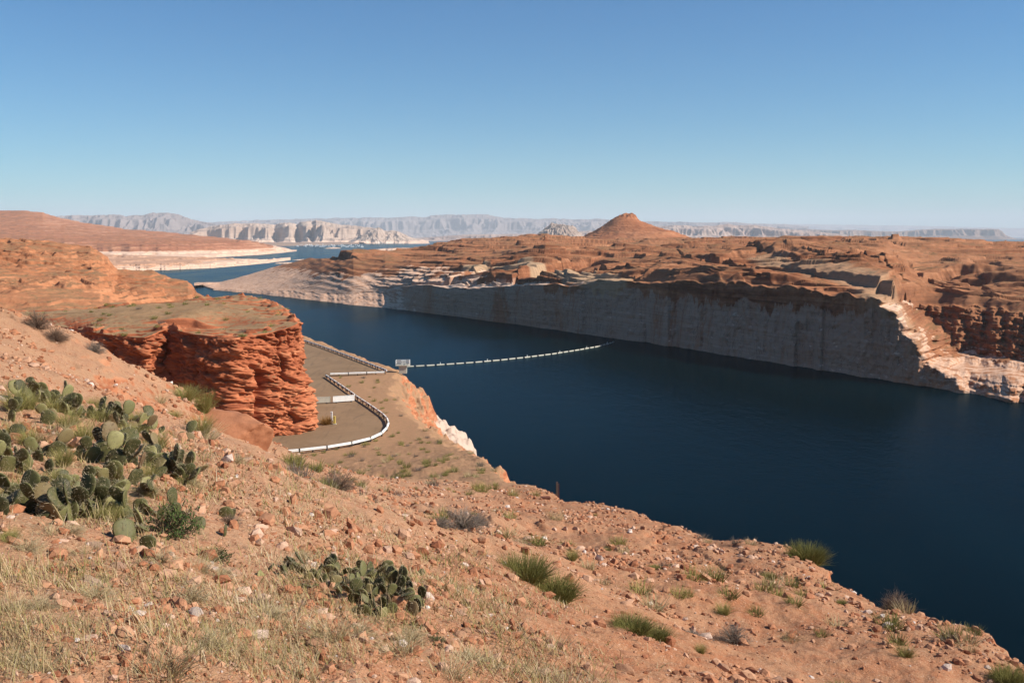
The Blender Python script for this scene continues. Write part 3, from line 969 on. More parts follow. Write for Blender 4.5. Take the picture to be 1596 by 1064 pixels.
def build_near_bank():
    az = np.concatenate([np.linspace(-78, -33, 150, endpoint=False), np.linspace(-33, 33, 1150), np.linspace(33, 78, 151)[1:]])
    az = np.radians(az)
    r = np.geomspace(1.0, 275, 1150)
    R, A = np.meshgrid(r, az, indexing='ij')
    X = R * np.sin(A); Y = R * np.cos(A)
    Z = near_height(X, Y)
    t = NT('red_gravel_slope', 0.95, 0.1)
    n1 = t.noise(0.35, 6, 0.65)
    n2_ = t.noise(2.2, 6, 0.7)
    n3_ = t.noise(11.0, 5, 0.75)
    n4 = t.noise(38.0, 3, 0.7)
    x, y, z = t.xyz()
    nleft = t.fstep(t.math('ADD', x, t.math('MULTIPLY_ADD', n1, 6, -3)), 1.5, -2.5)
    base = t.mix(t.fstep(n1, 0.35, 0.65), (0.41, 0.196, 0.102), (0.35, 0.140, 0.066))
    base = t.mix(t.math('MULTIPLY', nleft, 0.45), base, (0.42, 0.26, 0.16))
    base = t.mix(t.fstep(n2_, 0.42, 0.62), t.mix(0.5, base, (0.37, 0.215, 0.12)), base)
    base = t.mix(t.math('MULTIPLY', t.fstep(n3_, 0.53, 0.62), 0.55), base, (0.24, 0.085, 0.040))
    base = t.mix(t.math('MULTIPLY', t.fstep(n4, 0.58, 0.66), 0.6), base, (0.56, 0.38, 0.27))
    base = t.mix(t.math('MULTIPLY', t.fstep(n4, 0.42, 0.34), 0.5), base, (0.20, 0.085, 0.045))
    # brown, sandier bench down by the road
    sand = t.mix(t.fstep(n2_, 0.4, 0.6), (0.36, 0.195, 0.108), (0.31, 0.180, 0.095))
    sand = t.mix(t.math('MULTIPLY', t.fstep(n3_, 0.56, 0.62), 0.5), sand, (0.19, 0.135, 0.068))
    k = t.fstep(t.math('ADD', y, t.math('MULTIPLY_ADD', n1, 24, -12)), 46, 66)
    base = t.mix(k, base, sand)
    # bare red rock where the ground is steep; bleached below the old waterline
    steep = t.fstep(t.math('MULTIPLY_ADD', n2_, 0.22, t.flat()), 0.93, 0.74)
    red = t.ramp(t.noise((0.4, 0.4, 2.5), 6, 0.7), [(0.35, (0.24, 0.075, 0.034)), (0.5, (0.40, 0.150, 0.070)), (0.65, (0.47, 0.23, 0.125))])
    base = t.mix(steep, base, red)
    wob = t.math('ADD', z, t.math('MULTIPLY_ADD', n1, 5.0, -2.5))
    base = t.mix(t.fstep(wob, 29.4, 28.4), base, t.mix(n3_, (0.44, 0.31, 0.23), (0.55, 0.42, 0.33)))
    t.color(base)
    t.bump(n3_, 0.035)
    t.bump(n4, 0.012)
    structure(grid_obj('near_bank_terrain', X, Y, Z, t.m))

    # the road and turning place, packed grit
    t = NT('packed_road', 0.95, 0.15)
    a = t.noise(0.12, 5, 0.6, 1.0)
    b = t.noise(1.5, 6, 0.7)
    w = t.noise((0.9, 0.08, 1), 4, 0.6, 2.0)
    c = t.mix(t.fstep(a, 0.35, 0.65), (0.245, 0.155, 0.088), (0.205, 0.128, 0.072))
    c = t.mix(t.math('MULTIPLY', t.fstep(w, 0.52, 0.66), 0.5), c, (0.13, 0.088, 0.056))
    c = t.mix(t.math('MULTIPLY', t.fstep(b, 0.5, 0.7), 0.35), c, (0.28, 0.19, 0.118))
    t.color(c)
    t.bump(b, 0.02)
    pts = road_poly
    me = bpy.data.meshes.new('road')
    me.from_pydata([(x_, y_, Z_ROAD) for (x_, y_) in pts], [], [list(range(len(pts)))])
    me.update()
    o = link('road', me, t.m)
    if me.polygons[0].normal.z < 0:
        me.flip_normals()
    structure(o)


build_near_bank()


# ---------------------------------------------------------------- the far side of the lake
def build_distance():
    def relief(name, pts, d, depth, mat, seed, px0, px1, n, sc, foot=0.0, wig=0.16, prof=None, rows=150, notch=(), zrough=0.04):
        """a range: height follows the outline at its back edge, its front wanders in plan"""
        px = np.linspace(px0, px1, n)
        s = slope_of(px)
        py, = L(pts, px)
        py = py + 0.45 * n2(px / 5, px * 0, seed + 4) + 0.3 * n2(px / 2, px * 0, seed + 5)
        _, _, zt = at_d(px, py, d + depth + 0 * px)
        zt = np.maximum(zt, 4)
        t = np.r_[np.linspace(0, 1.0, rows), np.linspace(1.05, 3, 8)][:, None]
        D = d + depth * t + 0 * px
        X = D * s
        w = wig * (0.9 * fbm(X / sc, D / sc, 3, seed) + 0.55 * (ridged(X / (sc * 0.35), D / (sc * 0.6), 3, seed + 3) - 0.6))
        for c_, r_, a_ in notch:
            w = w - a_ * np.exp(-((px - c_) / r_) ** 2)
        tt = t + w * (1 - sst(0.85, 1.0, t))
        P_ = np.interp(tt, *zip(*(prof or [(0, 0), (0.1, 0.02), (0.42, 0.40), (0.50, 0.80), (0.62, 0.88), (0.68, 0.98), (1.0, 1.0), (3, 0.9)])))
        Z = foot - 5 + (zt - foot + 5) * P_
        Z = Z + zrough * zt * fbm(X / (sc * 0.18), D / (sc * 0.18), 4, seed + 7) * sst(0.02, 0.2, P_) * (1 - 0.7 * sst(0.9, 1, t))
        structure(grid_obj(name, X, D, Z, mat))

    topl = [(296, 362), (310, 358), (330, 353), (345, 351.5), (372, 348.5), (400, 349), (428, 350.5), (436, 348.5), (452, 347.5), (464, 349.5), (468, 346.5), (490, 344.8), (505, 345.5), (515, 348), (530, 350.5), (548, 352), (580, 355), (610, 362), (650, 372), (668, 377)]
    m = rock_mat('pale_far_cliff', [(0.29, 0.20, 0.15), (0.41, 0.295, 0.225), (0.49, 0.38, 0.30)], 0.05, big=0.0015, fine=0.012, bump=8,
                 ring=20, ring_col=(0.62, 0.53, 0.45))
    relief('pale_far_cliff', topl, 8500, 1200, m, 300, 296, 668, 800, 520, prof=[(0, 0), (0.05, 0.03), (0.2, 0.10), (0.3, 0.30), (0.36, 0.78), (0.5, 0.86), (0.6, 0.97), (1, 1), (3, 0.9)],
           notch=((431, 7, 0.22), (464, 5, 0.28), (378, 10, 0.18), (487, 4, 0.10), (325, 12, 0.2)))
    topl = [(540, 379), (548, 374), (560, 368), (574, 361), (583, 357.5), (590, 354.8), (596, 357), (600, 361), (606, 360), (612, 358.5), (622, 361), (632, 366), (645, 372), (655, 376), (668, 378.5)]
    relief('pale_pointed_hill', topl, 7900, 420, m, 320, 538, 670, 420, 260, prof=[(0, 0), (0.1, 0.12), (0.5, 0.55), (0.8, 0.92), (1, 1), (3, 0.2)], wig=0.22, zrough=0.06)
    # the shelf at their foot
    px = np.linspace(330, 560, 160)
    s = slope_of(px)
    d0, _ = level_z([(330, 384), (440, 384.5), (470, 383.8), (520, 382), (560, 380.6)], -1.0, px)
    d0 = d0 * (1 + 0.01 * fbm(px / 12, px * 0, 3, 4))
    t = np.linspace(0, 1, 30)[:, None]
    D = d0 + (8600 - d0) * t
    Z = -1 + 9 * sst(0, 0.4, t) + 3 * fbm(D * s / 120, D / 200, 3, 8) * sst(0, 0.2, t)
    m2 = rock_mat('lake_flat', [(0.22, 0.135, 0.09), (0.30, 0.19, 0.125), (0.42, 0.30, 0.22)], 0.05, big=0.003, fine=0.02, bump=2)
    structure(grid_obj('lake_flat_terrain', D * s, D, Z, m2))
    mes = rock_mat('far_mesa_rock', [(0.15, 0.115, 0.105), (0.21, 0.165, 0.15), (0.28, 0.225, 0.205)], 0.012, big=0.0004, fine=0.003, bump=20)
    pale = rock_mat('pale_mesa_rock', [(0.24, 0.165, 0.135), (0.36, 0.25, 0.20), (0.47, 0.35, 0.28)], 0.02, big=0.0006, fine=0.005, bump=12)
    dark = rock_mat('dark_mesa_rock', [(0.10, 0.065, 0.05), (0.15, 0.09, 0.07), (0.34, 0.24, 0.18)], 0.004, big=0.0009, fine=0.003, bump=15)
    relief('far_left_mesa_hills', [(70, 342), (92, 337.5), (150, 336.5), (187, 336), (198, 338), (203, 337), (222, 336.5), (240, 333.5), (258, 332.5), (272, 334), (285, 337.5), (300, 343), (320, 346.5), (345, 352), (380, 358)],
           15000, 1800, mes, 200, 70, 380, 500, 1100)
    relief('far_middle_mesa_hills', [(300, 353), (330, 347), (400, 344), (460, 342.5), (520, 341), (560, 340.5), (610, 340.5), (640, 339), (660, 339.5), (680, 336.5), (705, 336), (760, 335.5), (772, 338), (785, 340.5), (830, 342), (860, 341), (890, 343), (930, 342), (960, 344), (1010, 346), (1060, 347), (1100, 348), (1140, 347),
                                       (1170, 349.5), (1220, 350), (1260, 353)], 24000, 3600, mes, 210, 300, 1260, 1300, 1700)
    relief('pale_mesa_hills', [(610, 374), (650, 371), (680, 369), (720, 366), (760, 365), (800, 365), (850, 364), (900, 361), (950, 358), (1000, 356), (1040, 352.5), (1060, 351.5), (1085, 353), (1110, 352.5), (1135, 349.5), (1150, 352), (1175, 351), (1200, 354.5), (1230, 358), (1280, 362), (1320, 366)],
           11500, 1300, pale, 220, 610, 1320, 900, 700)
    relief('dark_far_mesa_hills', [(1100, 368), (1112, 356), (1120, 354), (1155, 353.5), (1162, 356), (1180, 366), (1196, 366), (1205, 358.5), (1260, 357.5), (1300, 359), (1330, 358.5), (1360, 360), (1400, 361), (1430, 358.5), (1460, 357), (1500, 357), (1556, 357.5), (1562, 361), (1568, 367), (1580, 371), (1596, 376), (1640, 379), (1700, 380)],
           17000, 1500, dark, 230, 1100, 1700, 800, 1000, prof=[(0, 0), (0.15, 0.1), (0.4, 0.4), (0.46, 0.9), (0.6, 0.97), (1, 1), (3, 0.9)])
    relief('farthest_mesa_hills', [(1100, 350), (1180, 349.5), (1260, 350), (1330, 351), (1420, 352), (1500, 354), (1560, 355.5), (1640, 356), (1900, 357)], 42000, 4000, mes, 240, 1100, 1900, 300, 4000)
    relief('far_shore_hills', [(-900, 352), (-200, 350), (60, 348), (330, 356), (600, 358), (620, 372)], 26000, 2500, mes, 250, -900, 620, 500, 2500)

    # small pale butte left of the red one
    d, pxc = 6400.0, 868.0
    x0, _, _ = at_d(pxc, 370, d)
    u = d / F_PX
    na, nr = 260, 90
    a = np.linspace(0, 2 * PI, na, endpoint=False)[None, :]
    r = np.linspace(0, 1, nr)[:, None] * 46
    out_l = [(0, 24), (6, 25.5), (9, 24), (16, 17), (24, 10), (34, 3), (46, -3)]
    out_r = [(0, 24), (8, 23), (16, 20), (22, 18), (28, 16), (34, 9), (40, 2), (46, -3)]
    wr = 0.5 + 0.5 * np.cos(a)
    zb = np.interp(r, *zip(*out_r)) * wr + np.interp(r, *zip(*out_l)) * (1 - wr)
    X = r * u * np.cos(a); Y = r * u * np.sin(a) * 0.9
    Z = (zb - 6) * u + 60 + 10 * ridged(a * 7 + 0 * r, r / 25, 3, 3) * sst(3, 20, r) + 8 * fbm(X / 25, Y / 25, 3, 5)
    mb = rock_mat('pale_butte_rock', [(0.22, 0.155, 0.12), (0.38, 0.28, 0.22), (0.50, 0.39, 0.31)], 0.03, big=0.01, fine=0.04, bump=5)
    me = mesh_np('pale_butte_hill', np.stack([X + x0, Y + d, Z], -1).reshape(-1, 3), grid_faces(nr, na, True))
    structure(link('pale_butte_hill', me, mb))


build_distance()
# ---------------------------------------------------------------- placing things on the near bank
def ground_hit(px, py):
    d = np.geomspace(1.6, 270, 420)
    x, y, z = at_d(px, py, d)
    g = near_height(x, y, False)
    k = np.nonzero(z < g)[0]
    i = k[0] if len(k) else len(d) - 1
    lo, hi = d[max(i - 1, 0)], d[i]
    dd = np.linspace(lo, hi, 24)
    x, y, z = at_d(px, py, dd)
    g = near_height(x, y)
    k = np.nonzero(z < g)[0]
    i = k[0] if len(k) else len(dd) - 1
    return float(x[i]), float(y[i]), float(g[i])


def ground_z(x, y):
    return float(near_height(np.array([x]), np.array([y]))[0])


def ground_normal(x, y, e=0.25):
    X = np.array([x - e, x + e, x, x]); Y = np.array([y, y, y - e, y + e])
    z = near_height(X, Y)
    return Vector((-(z[1] - z[0]) / (2 * e), -(z[3] - z[2]) / (2 * e), 1)).normalized()


# ---------------------------------------------------------------- strand and stone builders
def strands(P, R, sides=3):
    """P (n, k, 3) centre lines, R (n, k) radii -> verts, quad faces"""
    n, k, _ = P.shape
    T = np.gradient(P, axis=1)
    T /= np.linalg.norm(T, axis=2, keepdims=True) + 1e-9
    ref = np.where(np.abs(T[..., 2:3]) > 0.9, np.array([1.0, 0, 0]), np.array([0, 0, 1.0]))
    U = np.cross(T, ref); U /= np.linalg.norm(U, axis=2, keepdims=True) + 1e-9
    V = np.cross(T, U)
    if sides == 2:
        vs = np.stack([P + U * R[..., None], P - U * R[..., None]], 2)
    else:
        a = np.arange(sides) * 2 * PI / sides
        vs = P[:, :, None] + (U[:, :, None] * np.cos(a)[:, None] + V[:, :, None] * np.sin(a)[:, None]) * R[:, :, None, None]
    m = vs.shape[2]
    base = (np.arange(n) * k * m)[:, None, None]
    i = (np.arange(k - 1) * m)[None, :, None]
    j = np.arange(m if m > 2 else 1)[None, None, :]
    j1 = (j + 1) % m
    F = np.stack([base + i + j, base + i + j1, base + i + m + j1, base + i + m + j], -1).reshape(-1, 4)
    return vs.reshape(-1, 3), F


def set_tint(me, per_vert):
    a = me.attributes.new('tint', 'FLOAT', 'POINT')
    a.data.foreach_set('value', np.ascontiguousarray(per_vert, np.float32))


def tint_mat(name, stops, rough=0.85, spec=0.15, bump=None, trans=0.0):
    t = NT(name, rough, spec)
    at = t.n('ShaderNodeAttribute', attribute_name='tint')
    c = t.ramp(at.outputs['Fac'], stops)
    v = t.noise(30.0 if bump is None else bump[0], 4, 0.7, obj=True)
    c = t.mix(t.math('MULTIPLY', t.fstep(v, 0.4, 0.75), 0.35), c, tuple(q * 0.55 for q in stops[0][1]))
    if bump:
        t.bump(v, bump[1])
    t.color(c)
    return t.m


rng = np.random.default_rng(11)
ICO_V = None


def ico():
    f = (1 + 5 ** 0.5) / 2
    v = np.array([(-1, f, 0), (1, f, 0), (-1, -f, 0), (1, -f, 0), (0, -1, f), (0, 1, f), (0, -1, -f), (0, 1, -f), (f, 0, -1), (f, 0, 1), (-f, 0, -1), (-f, 0, 1)], float)
    v /= np.linalg.norm(v[0])
    fc = np.array([(0, 11, 5), (0, 5, 1), (0, 1, 7), (0, 7, 10), (0, 10, 11), (1, 5, 9), (5, 11, 4), (11, 10, 2), (10, 7, 6), (7, 1, 8), (3, 9, 4), (3, 4, 2), (3, 2, 6), (3, 6, 8), (3, 8, 9), (4, 9, 5), (2, 4, 11), (6, 2, 10), (8, 6, 7), (9, 8, 1)])
    return v, fc


STONE = tint_mat('loose_stone', [(0.0, (0.22, 0.075, 0.036)), (0.25, (0.38, 0.160, 0.080)), (0.6, (0.46, 0.245, 0.140)), (0.85, (0.54, 0.36, 0.26)), (0.97, (0.62, 0.52, 0.45))], bump=(25.0, 0.01))


def build_gravel(n=115000):
    az = np.radians(rng.uniform(-41, 41, n))
    r = 2.2 * (62 / 2.2) ** (rng.random(n) ** 0.85)
    x, y = r * np.sin(az), r * np.cos(az)
    patch = fbm(x / 2.6, y / 2.6, 3, 400)
    keep = (rng.random(n) < np.clip(0.42 + 1.3 * patch, 0.08, 1)) & (y < 56)
    d, sg = poly_sd(x, y, rim)
    keep &= (sg > 0) | (d < 0.3)
    x, y, r = x[keep], y[keep], r[keep]
    n = len(x)
    z = near_height(x, y)
    big = rng.pareto(2.2, n)
    s = np.clip((0.00125 * r + 0.0032) * (0.5 + 0.9 * big), 0.006, np.minimum(0.003 + 0.0075 * r, 0.085))
    v, f = ico()
    A = rng.uniform(0.55, 1.35, (n, 1, 3)) * np.array([1, 1, 0.78])
    V = v[None] * A * (1 + rng.uniform(-0.28, 0.28, (n, 12, 1)))
    ca, sa = np.cos(rng.uniform(0, 6.28, n)), np.sin(rng.uniform(0, 6.28, n))
    q = np.hypot(ca, sa); ca /= q; sa /= q
    tl = rng.uniform(-0.5, 0.5, n)
    ct, st = np.cos(tl)[:, None], np.sin(tl)[:, None]
    X = V[..., 0] * ct - V[..., 2] * st; Z = V[..., 0] * st + V[..., 2] * ct
    Y = V[..., 1]
    X, Y = X * ca[:, None] - Y * sa[:, None], X * sa[:, None] + Y * ca[:, None]
    W = np.stack([X, Y, Z], -1) * s[:, None, None]
    W[..., 0] += x[:, None]; W[..., 1] += y[:, None]; W[..., 2] += (z + 0.2 * s)[:, None]
    F = (f[None] + (np.arange(n) * 12)[:, None, None]).reshape(-1, 3)
    me = mesh_np('gravel', W.reshape(-1, 3), F, False)
    set_tint(me, np.repeat(rng.beta(2.0, 2.6, n) + (rng.random(n) > 0.975) * 0.4, 12))
    o = link('gravel', me, STONE)
    o['kind'] = 'stuff'


build_gravel()


# ---------------------------------------------------------------- rocks
def rock_mesh(seed, flat=0.6, detail=4):
    v, f = ico()
    me = bpy.data.meshes.new('rock')
    import bmesh
    bm = bmesh.new()
    bmesh.ops.create_icosphere(bm, subdivisions=detail, radius=1.0)
    co = np.array([q.co[:] for q in bm.verts])
    rg = np.random.default_rng(seed)
    for _ in range(16):                                   # knock flat faces off it
        nrm = rg.normal(size=3); nrm /= np.linalg.norm(nrm)
        h = rg.uniform(0.5, 0.9)
        d = co @ nrm - h
        co = co - np.maximum(d, 0)[:, None] * nrm * 0.94
    co *= 1 + 0.05 * fbm3(co[:, 0] * 3 + seed, co[:, 1] * 3, co[:, 2] * 3, 3, seed)[:, None]
    co *= np.array([rg.uniform(0.9, 1.3), rg.uniform(0.7, 1.0), flat])
    for q, c in zip(bm.verts, co):
        q.co = c
    bm.to_mesh(me)
    bm.free()
    me.polygons.foreach_set('use_smooth', np.ones(len(me.polygons), bool))
    set_tint(me, np.full(len(me.vertices), rg.uniform(0.2, 0.7)))
    me.materials.append(STONE)
    return me


ROCKS = [rock_mesh(20 + i, fl) for i, fl in enumerate((0.55, 0.7, 0.4, 0.3, 0.6, 0.5, 0.35, 0.8))]


def pale_rock(i, tint):
    me = ROCKS[i].copy()
    me.attributes['tint'].data.foreach_set('value', np.full(len(me.vertices), tint, np.float32))
    return me


def put_rock(me, x, y, s, label, group=None, rz=None, name='rock', sink=0.55):
    o = bpy.data.objects.new(name, me)
    C.objects.link(o)
    nrm = ground_normal(x, y)
    q = nrm.to_track_quat('Z', 'Y').to_matrix().to_4x4()
    o.matrix_world = Matrix.Translation((x, y, ground_z(x, y) + s * 0.5 * (0.5 - sink))) @ q @ Matrix.Rotation(rng.uniform(0, 6.28) if rz is None else rz, 4, 'Z') @ Matrix.Scale(s * 0.5, 4)
    tag(o, label, 'rock', group)
    return o


for (a_, b_, wpx, i_, tn, lab) in (
        (140, 897, 62, 3, 0.80, 'pale pink flat slab of rock lying among gravel below the cactus patch'),
        (305, 957, 36, 1, 0.93, 'whitish crumbly rock half buried in dry grass left of centre at the bottom'),
        (320, 888, 34, 0, 0.42, 'rounded brown rock beside a pale one under the dry brush'),
        (362, 884, 40, 4, 0.66, 'pale orange rock right of the rounded brown rock'),
        (80, 648, 30, 1, 0.80, 'pale pink boulder among the upper cactus pads'),
        (6, 625, 28, 4, 0.92, 'whitish boulder at the left edge of the picture above the cactus'),
        (432, 768, 44, 3, 0.45, 'red tilted slab at the upper end of the broken rock ledge'),
        (470, 785, 50, 2, 0.62, 'long pale orange slab along the broken rock ledge'),
        (505, 812, 54, 6, 0.5, 'long red slab lying below the ledge crest'),
        (565, 838, 50, 3, 0.5, 'flat red slab at the lower end of the broken rock ledge'),
        (652, 866, 22, 2, 0.3, 'small bright orange rock standing clear on the slope below the grey bush'),
        (615, 812, 24, 0, 0.55, 'blocky orange rock at the ledge end above the grey bush'),
        (850, 980, 34, 4, 0.55, 'upright block of pale orange rock at the bottom centre of the slope'),
        (826, 985, 26, 1, 0.6, 'blocky rock left of the upright pale orange block'),
        (975, 1045, 40, 0, 0.55, 'pale orange block on the slope at the bottom right of centre'),
        (925, 1052, 42, 6, 0.42, 'low red rock at the bottom edge, left of the pale orange block'),
        (1165, 1040, 46, 3, 0.35, 'red slab with a dark shadow at the bottom edge right of centre'),
        (1265, 1022, 20, 3, 0.99, 'bright white stone beside the green bush at the lower right'),
        (1370, 983, 10, 1, 0.99, 'small bright white stone on the right hand slope'),
        (1000, 806, 18, 2, 0.35, 'low red rock near the rim of the slope'),
        (1058, 800, 20, 3, 0.35, 'red block on the rim over the water'),
        (725, 755, 20, 3, 0.6, 'orange slab on the brown bench above the rim'),
        (265, 808, 9, 1, 1.0, 'small pure white stone in the dark green leafy bush'),
        (283, 825, 8, 4, 1.0, 'small pure white stone at the foot of the dark green leafy bush'),
        (330, 872, 10, 1, 0.99, 'small white stone in the dry brush below the dark green bush'),
        (186, 882, 30, 5, 0.7, 'pale orange rock above the flat pink slab'),
        (150, 850, 34, 2, 0.75, 'pale flat rock just under the cactus patch'),
        (20, 875, 34, 6, 0.62, 'flat orange rock at the left edge below the cactus patch'),
        (478, 930, 40, 6, 0.72, 'pale yellowish slab on the slope left of the dark cactus clump'),
        (600, 985, 26, 4, 0.6, 'orange rock in the dry grass below the dark cactus clump')):
    x_, y_, z_ = ground_hit(a_, b_)
    put_rock(pale_rock(i_, tn), x_, y_, wpx / F_PX * y_, lab, rz=None if wpx < 40 else 0.4)
big_rock = rock_mesh(77, 0.62, 5)
big_rock.attributes['tint'].data.foreach_set('value', np.full(len(big_rock.vertices), 0.22, np.float32))
x_, y_, z_ = ground_hit(368, 676)
put_rock(big_rock, x_, y_, 165 / F_PX * y_, 'large smooth orange boulder on the crest in front of the red cliff', name='boulder', sink=0.55, rz=0.5)
cnt = 0
while cnt < 150:
    a_, b_ = rng.uniform(10, 1590), rng.uniform(640, 1062)
    x_, y_, z_ = ground_hit(a_, b_)
    if y_ > 58 or y_ < 2.5:
        continue
    d_, sg_ = poly_sd(np.array([x_]), np.array([y_]), rim)
    if sg_[0] < 0 and d_[0] > 0.2:
        continue
    w_ = rng.uniform(6, 17) * (1.25 if b_ > 850 and a_ < 1200 else 0.8)
    left = a_ < 500
    put_rock(ROCKS[rng.integers(0, 8)], x_, y_, w_ / F_PX * y_,
             'small reddish rock lying loose on the grassy left part of the slope' if left else 'small reddish rock lying loose on the bare gravel part of the slope',
             'loose rocks on the left slope' if left else 'loose rocks on the gravel slope')
    cnt += 1


cnt = 0
while cnt < 70:
    a_, b_ = rng.uniform(380, 1100), rng.uniform(750, 1060)
    if b_ < 750 + (a_ - 430) * 0.16:
        continue
    x_, y_, z_ = ground_hit(a_, b_)
    d_, sg_ = poly_sd(np.array([x_]), np.array([y_]), rim)
    if sg_[0] < 0 or y_ > 45 or y_ < 4:
        continue
    put_rock(ROCKS[rng.choice([2, 3, 6])], x_, y_, rng.uniform(18, 42) * (0.65 if y_ > 20 else 1) / F_PX * y_, 'flat red slab bedded in the middle of the slope below the broken ledge', 'flat slabs on the middle slope', rz=rng.normal(-0.6, 0.35), sink=0.62)
    cnt += 1


# ---------------------------------------------------------------- grass and shrubs
STRAW = [(0.0, (0.26, 0.20, 0.085)), (0.35, (0.40, 0.30, 0.15)), (0.7, (0.50, 0.40, 0.235)), (1.0, (0.56, 0.48, 0.32))]
straw = tint_mat('dry_straw', STRAW)
yellow_green = tint_mat('yellow_green_grass', [(0.0, (0.15, 0.135, 0.035)), (0.5, (0.28, 0.25, 0.075)), (1.0, (0.40, 0.34, 0.14))])
olive_green = tint_mat('olive_stem', [(0.0, (0.095, 0.092, 0.024)), (0.5, (0.185, 0.178, 0.050)), (1.0, (0.29, 0.26, 0.09))])
grey_twig = tint_mat('grey_twig', [(0.0, (0.10, 0.072, 0.055)), (0.5, (0.20, 0.155, 0.12)), (1.0, (0.32, 0.265, 0.215))])
brown_twig = tint_mat('brown_twig', [(0.0, (0.085, 0.052, 0.038)), (0.5, (0.165, 0.105, 0.075)), (1.0, (0.28, 0.20, 0.14))])
dark_leaf = tint_mat('dark_green_leaf', [(0.0, (0.022, 0.038, 0.010)), (0.6, (0.055, 0.085, 0.022)), (1.0, (0.13, 0.155, 0.045))])


def blades(n, rad, h, spread, width, k=5, lean=0.5, rg=rng, droop=0.5, fan=1.0, wind=0.0):
    """n blades from a foot of radius rad"""
    a = rg.uniform(0, 2 * PI, n)
    r0 = rad * np.sqrt(rg.random(n))
    b = np.stack([r0 * np.cos(a), r0 * np.sin(a), np.zeros(n)], 1)
    out = a + rg.normal(0, 0.7, n)
    ln = h * rg.uniform(0.55, 1.1, n)
    tilt = np.abs(rg.normal(0, lean, n)) * (0.4 + 0.6 * r0 / max(rad, 1e-6)) * fan
    t = np.linspace(0, 1, k)[None, :]
    ang = tilt[:, None] + droop * rg.random(n)[:, None] * t
    hx = np.cumsum(np.sin(ang), 1) - np.sin(ang)[:, :1]
    hz = np.cumsum(np.cos(ang), 1) - np.cos(ang)[:, :1]
    P = np.zeros((n, k, 3))
    st = (ln / (k - 1))[:, None]
    P[..., 0] = b[:, None, 0] + np.cos(out)[:, None] * hx * st
    P[..., 1] = b[:, None, 1] + np.sin(out)[:, None] * hx * st
    P[..., 2] = b[:, None, 2] + hz * st - 0.02
    P += rg.normal(0, 0.012 * h, P.shape) * t[..., None]
    P[..., 0] += wind * h * (P[..., 2] / h) ** 2
    R = np.repeat(width * (1 - 0.85 * t), n, 0) * rg.uniform(0.6, 1.2, (n, 1))
    return P, R


def tuft_mesh(name, n, rad, h, width, mat, lean=0.5, droop=0.6, seed=0, sides=3, bias=0.0, stretch=1.0, wind=0.0):
    rg = np.random.default_rng(seed)
    P, R = blades(n, rad, h, 0, width, 5, lean, rg, droop, 1.0, wind)
    P[..., 0] *= stretch
    V, F = strands(P, R, sides)
    me = mesh_np(name, V, F)
    tn = np.clip(rg.random(n) * 0.8 + 0.1 + bias, 0, 1)
    set_tint(me, np.repeat(tn, len(V) // n))
    me.materials.append(mat)
    return me


def twig_mesh(name, n, w, h, mat, seed=0, width=0.004, forks=5, leaf=None, leaves=0, dome=1.0):
    """many-stemmed dome of twigs, forking towards the outside"""
    rg = np.random.default_rng(seed)
    k = 6
    a = rg.uniform(0, 2 * PI, n)
    el = np.arccos(rg.uniform(0.05, 1, n))
    t = np.linspace(0, 1, k)[None, :, None]
    tip = np.stack([np.sin(el) * np.cos(a) * w / 2, np.sin(el) * np.sin(a) * w / 2, np.cos(el) ** dome * h], 1) * rg.uniform(0.7, 1.05, (n, 1))
    ctr = tip * np.array([0.3, 0.3, 0.75])
    P = ctr[:, None] * 2 * t * (1 - t) + tip[:, None] * t * t
    P += rg.normal(0, 0.03 * h, P.shape) * t
    P[..., 2] -= 0.03
    Rr = np.repeat(width * (1.1 - 0.75 * t[..., 0]), n, 0)
    Ps, Rs, tn = [P], [Rr], [rg.random(n) * 0.7]
    for f in range(forks):
        i0 = rg.integers(2, k - 1, n)
        st = P[np.arange(n), i0]
        dr = P[np.arange(n), i0 + 1] - st
        dr /= np.linalg.norm(dr, axis=1, keepdims=True) + 1e-9
        dr = dr + rg.normal(0, 0.5, (n, 3)) + np.array([0, 0, 0.15])
        ln = rg.uniform(0.12, 0.32, (n, 1)) * h
        Q = st[:, None] + dr[:, None] * ln[:, None] * t + rg.normal(0, 0.014 * h, (n, k, 3)) * t
        Q[..., 2] = np.maximum(Q[..., 2], -0.02)
        Ps.append(Q); Rs.append(Rr * 0.6); tn.append(rg.random(n) * 0.6 + 0.4)
    P = np.concatenate(Ps); R = np.concatenate(Rs); tn = np.concatenate(tn)
    V, F = strands(P, R, 3)
    me = mesh_np(name, V, F)
    set_tint(me, np.repeat(tn, len(V) // len(P)))
    me.materials.append(mat)
    foliage = None
    if leaves:
        m = len(P)
        pick = rg.integers(0, m, leaves)
        pos = P[pick, rg.integers(2, k, leaves)]
        dr = rg.normal(0, 1, (leaves, 3)) + np.array([0, 0, 0.8])
        dr /= np.linalg.norm(dr, axis=1, keepdims=True)
        L_ = rg.uniform(0.018, 0.04, (leaves, 1, 1)) * (h / 0.4)
        tt = np.linspace(0, 1, 4)[None, :, None]
        LP = pos[:, None] + dr[:, None] * L_ * tt
        LR = np.array([0.15, 1.0, 0.8, 0.05])[None] * L_[:, :, 0] * 0.20
        V, F = strands(LP, LR, 2)
        foliage = mesh_np('leaves', V, F)
        set_tint(foliage, np.repeat(rg.random(leaves), len(V) // leaves))
        foliage.materials.append(leaf)
    return me, foliage


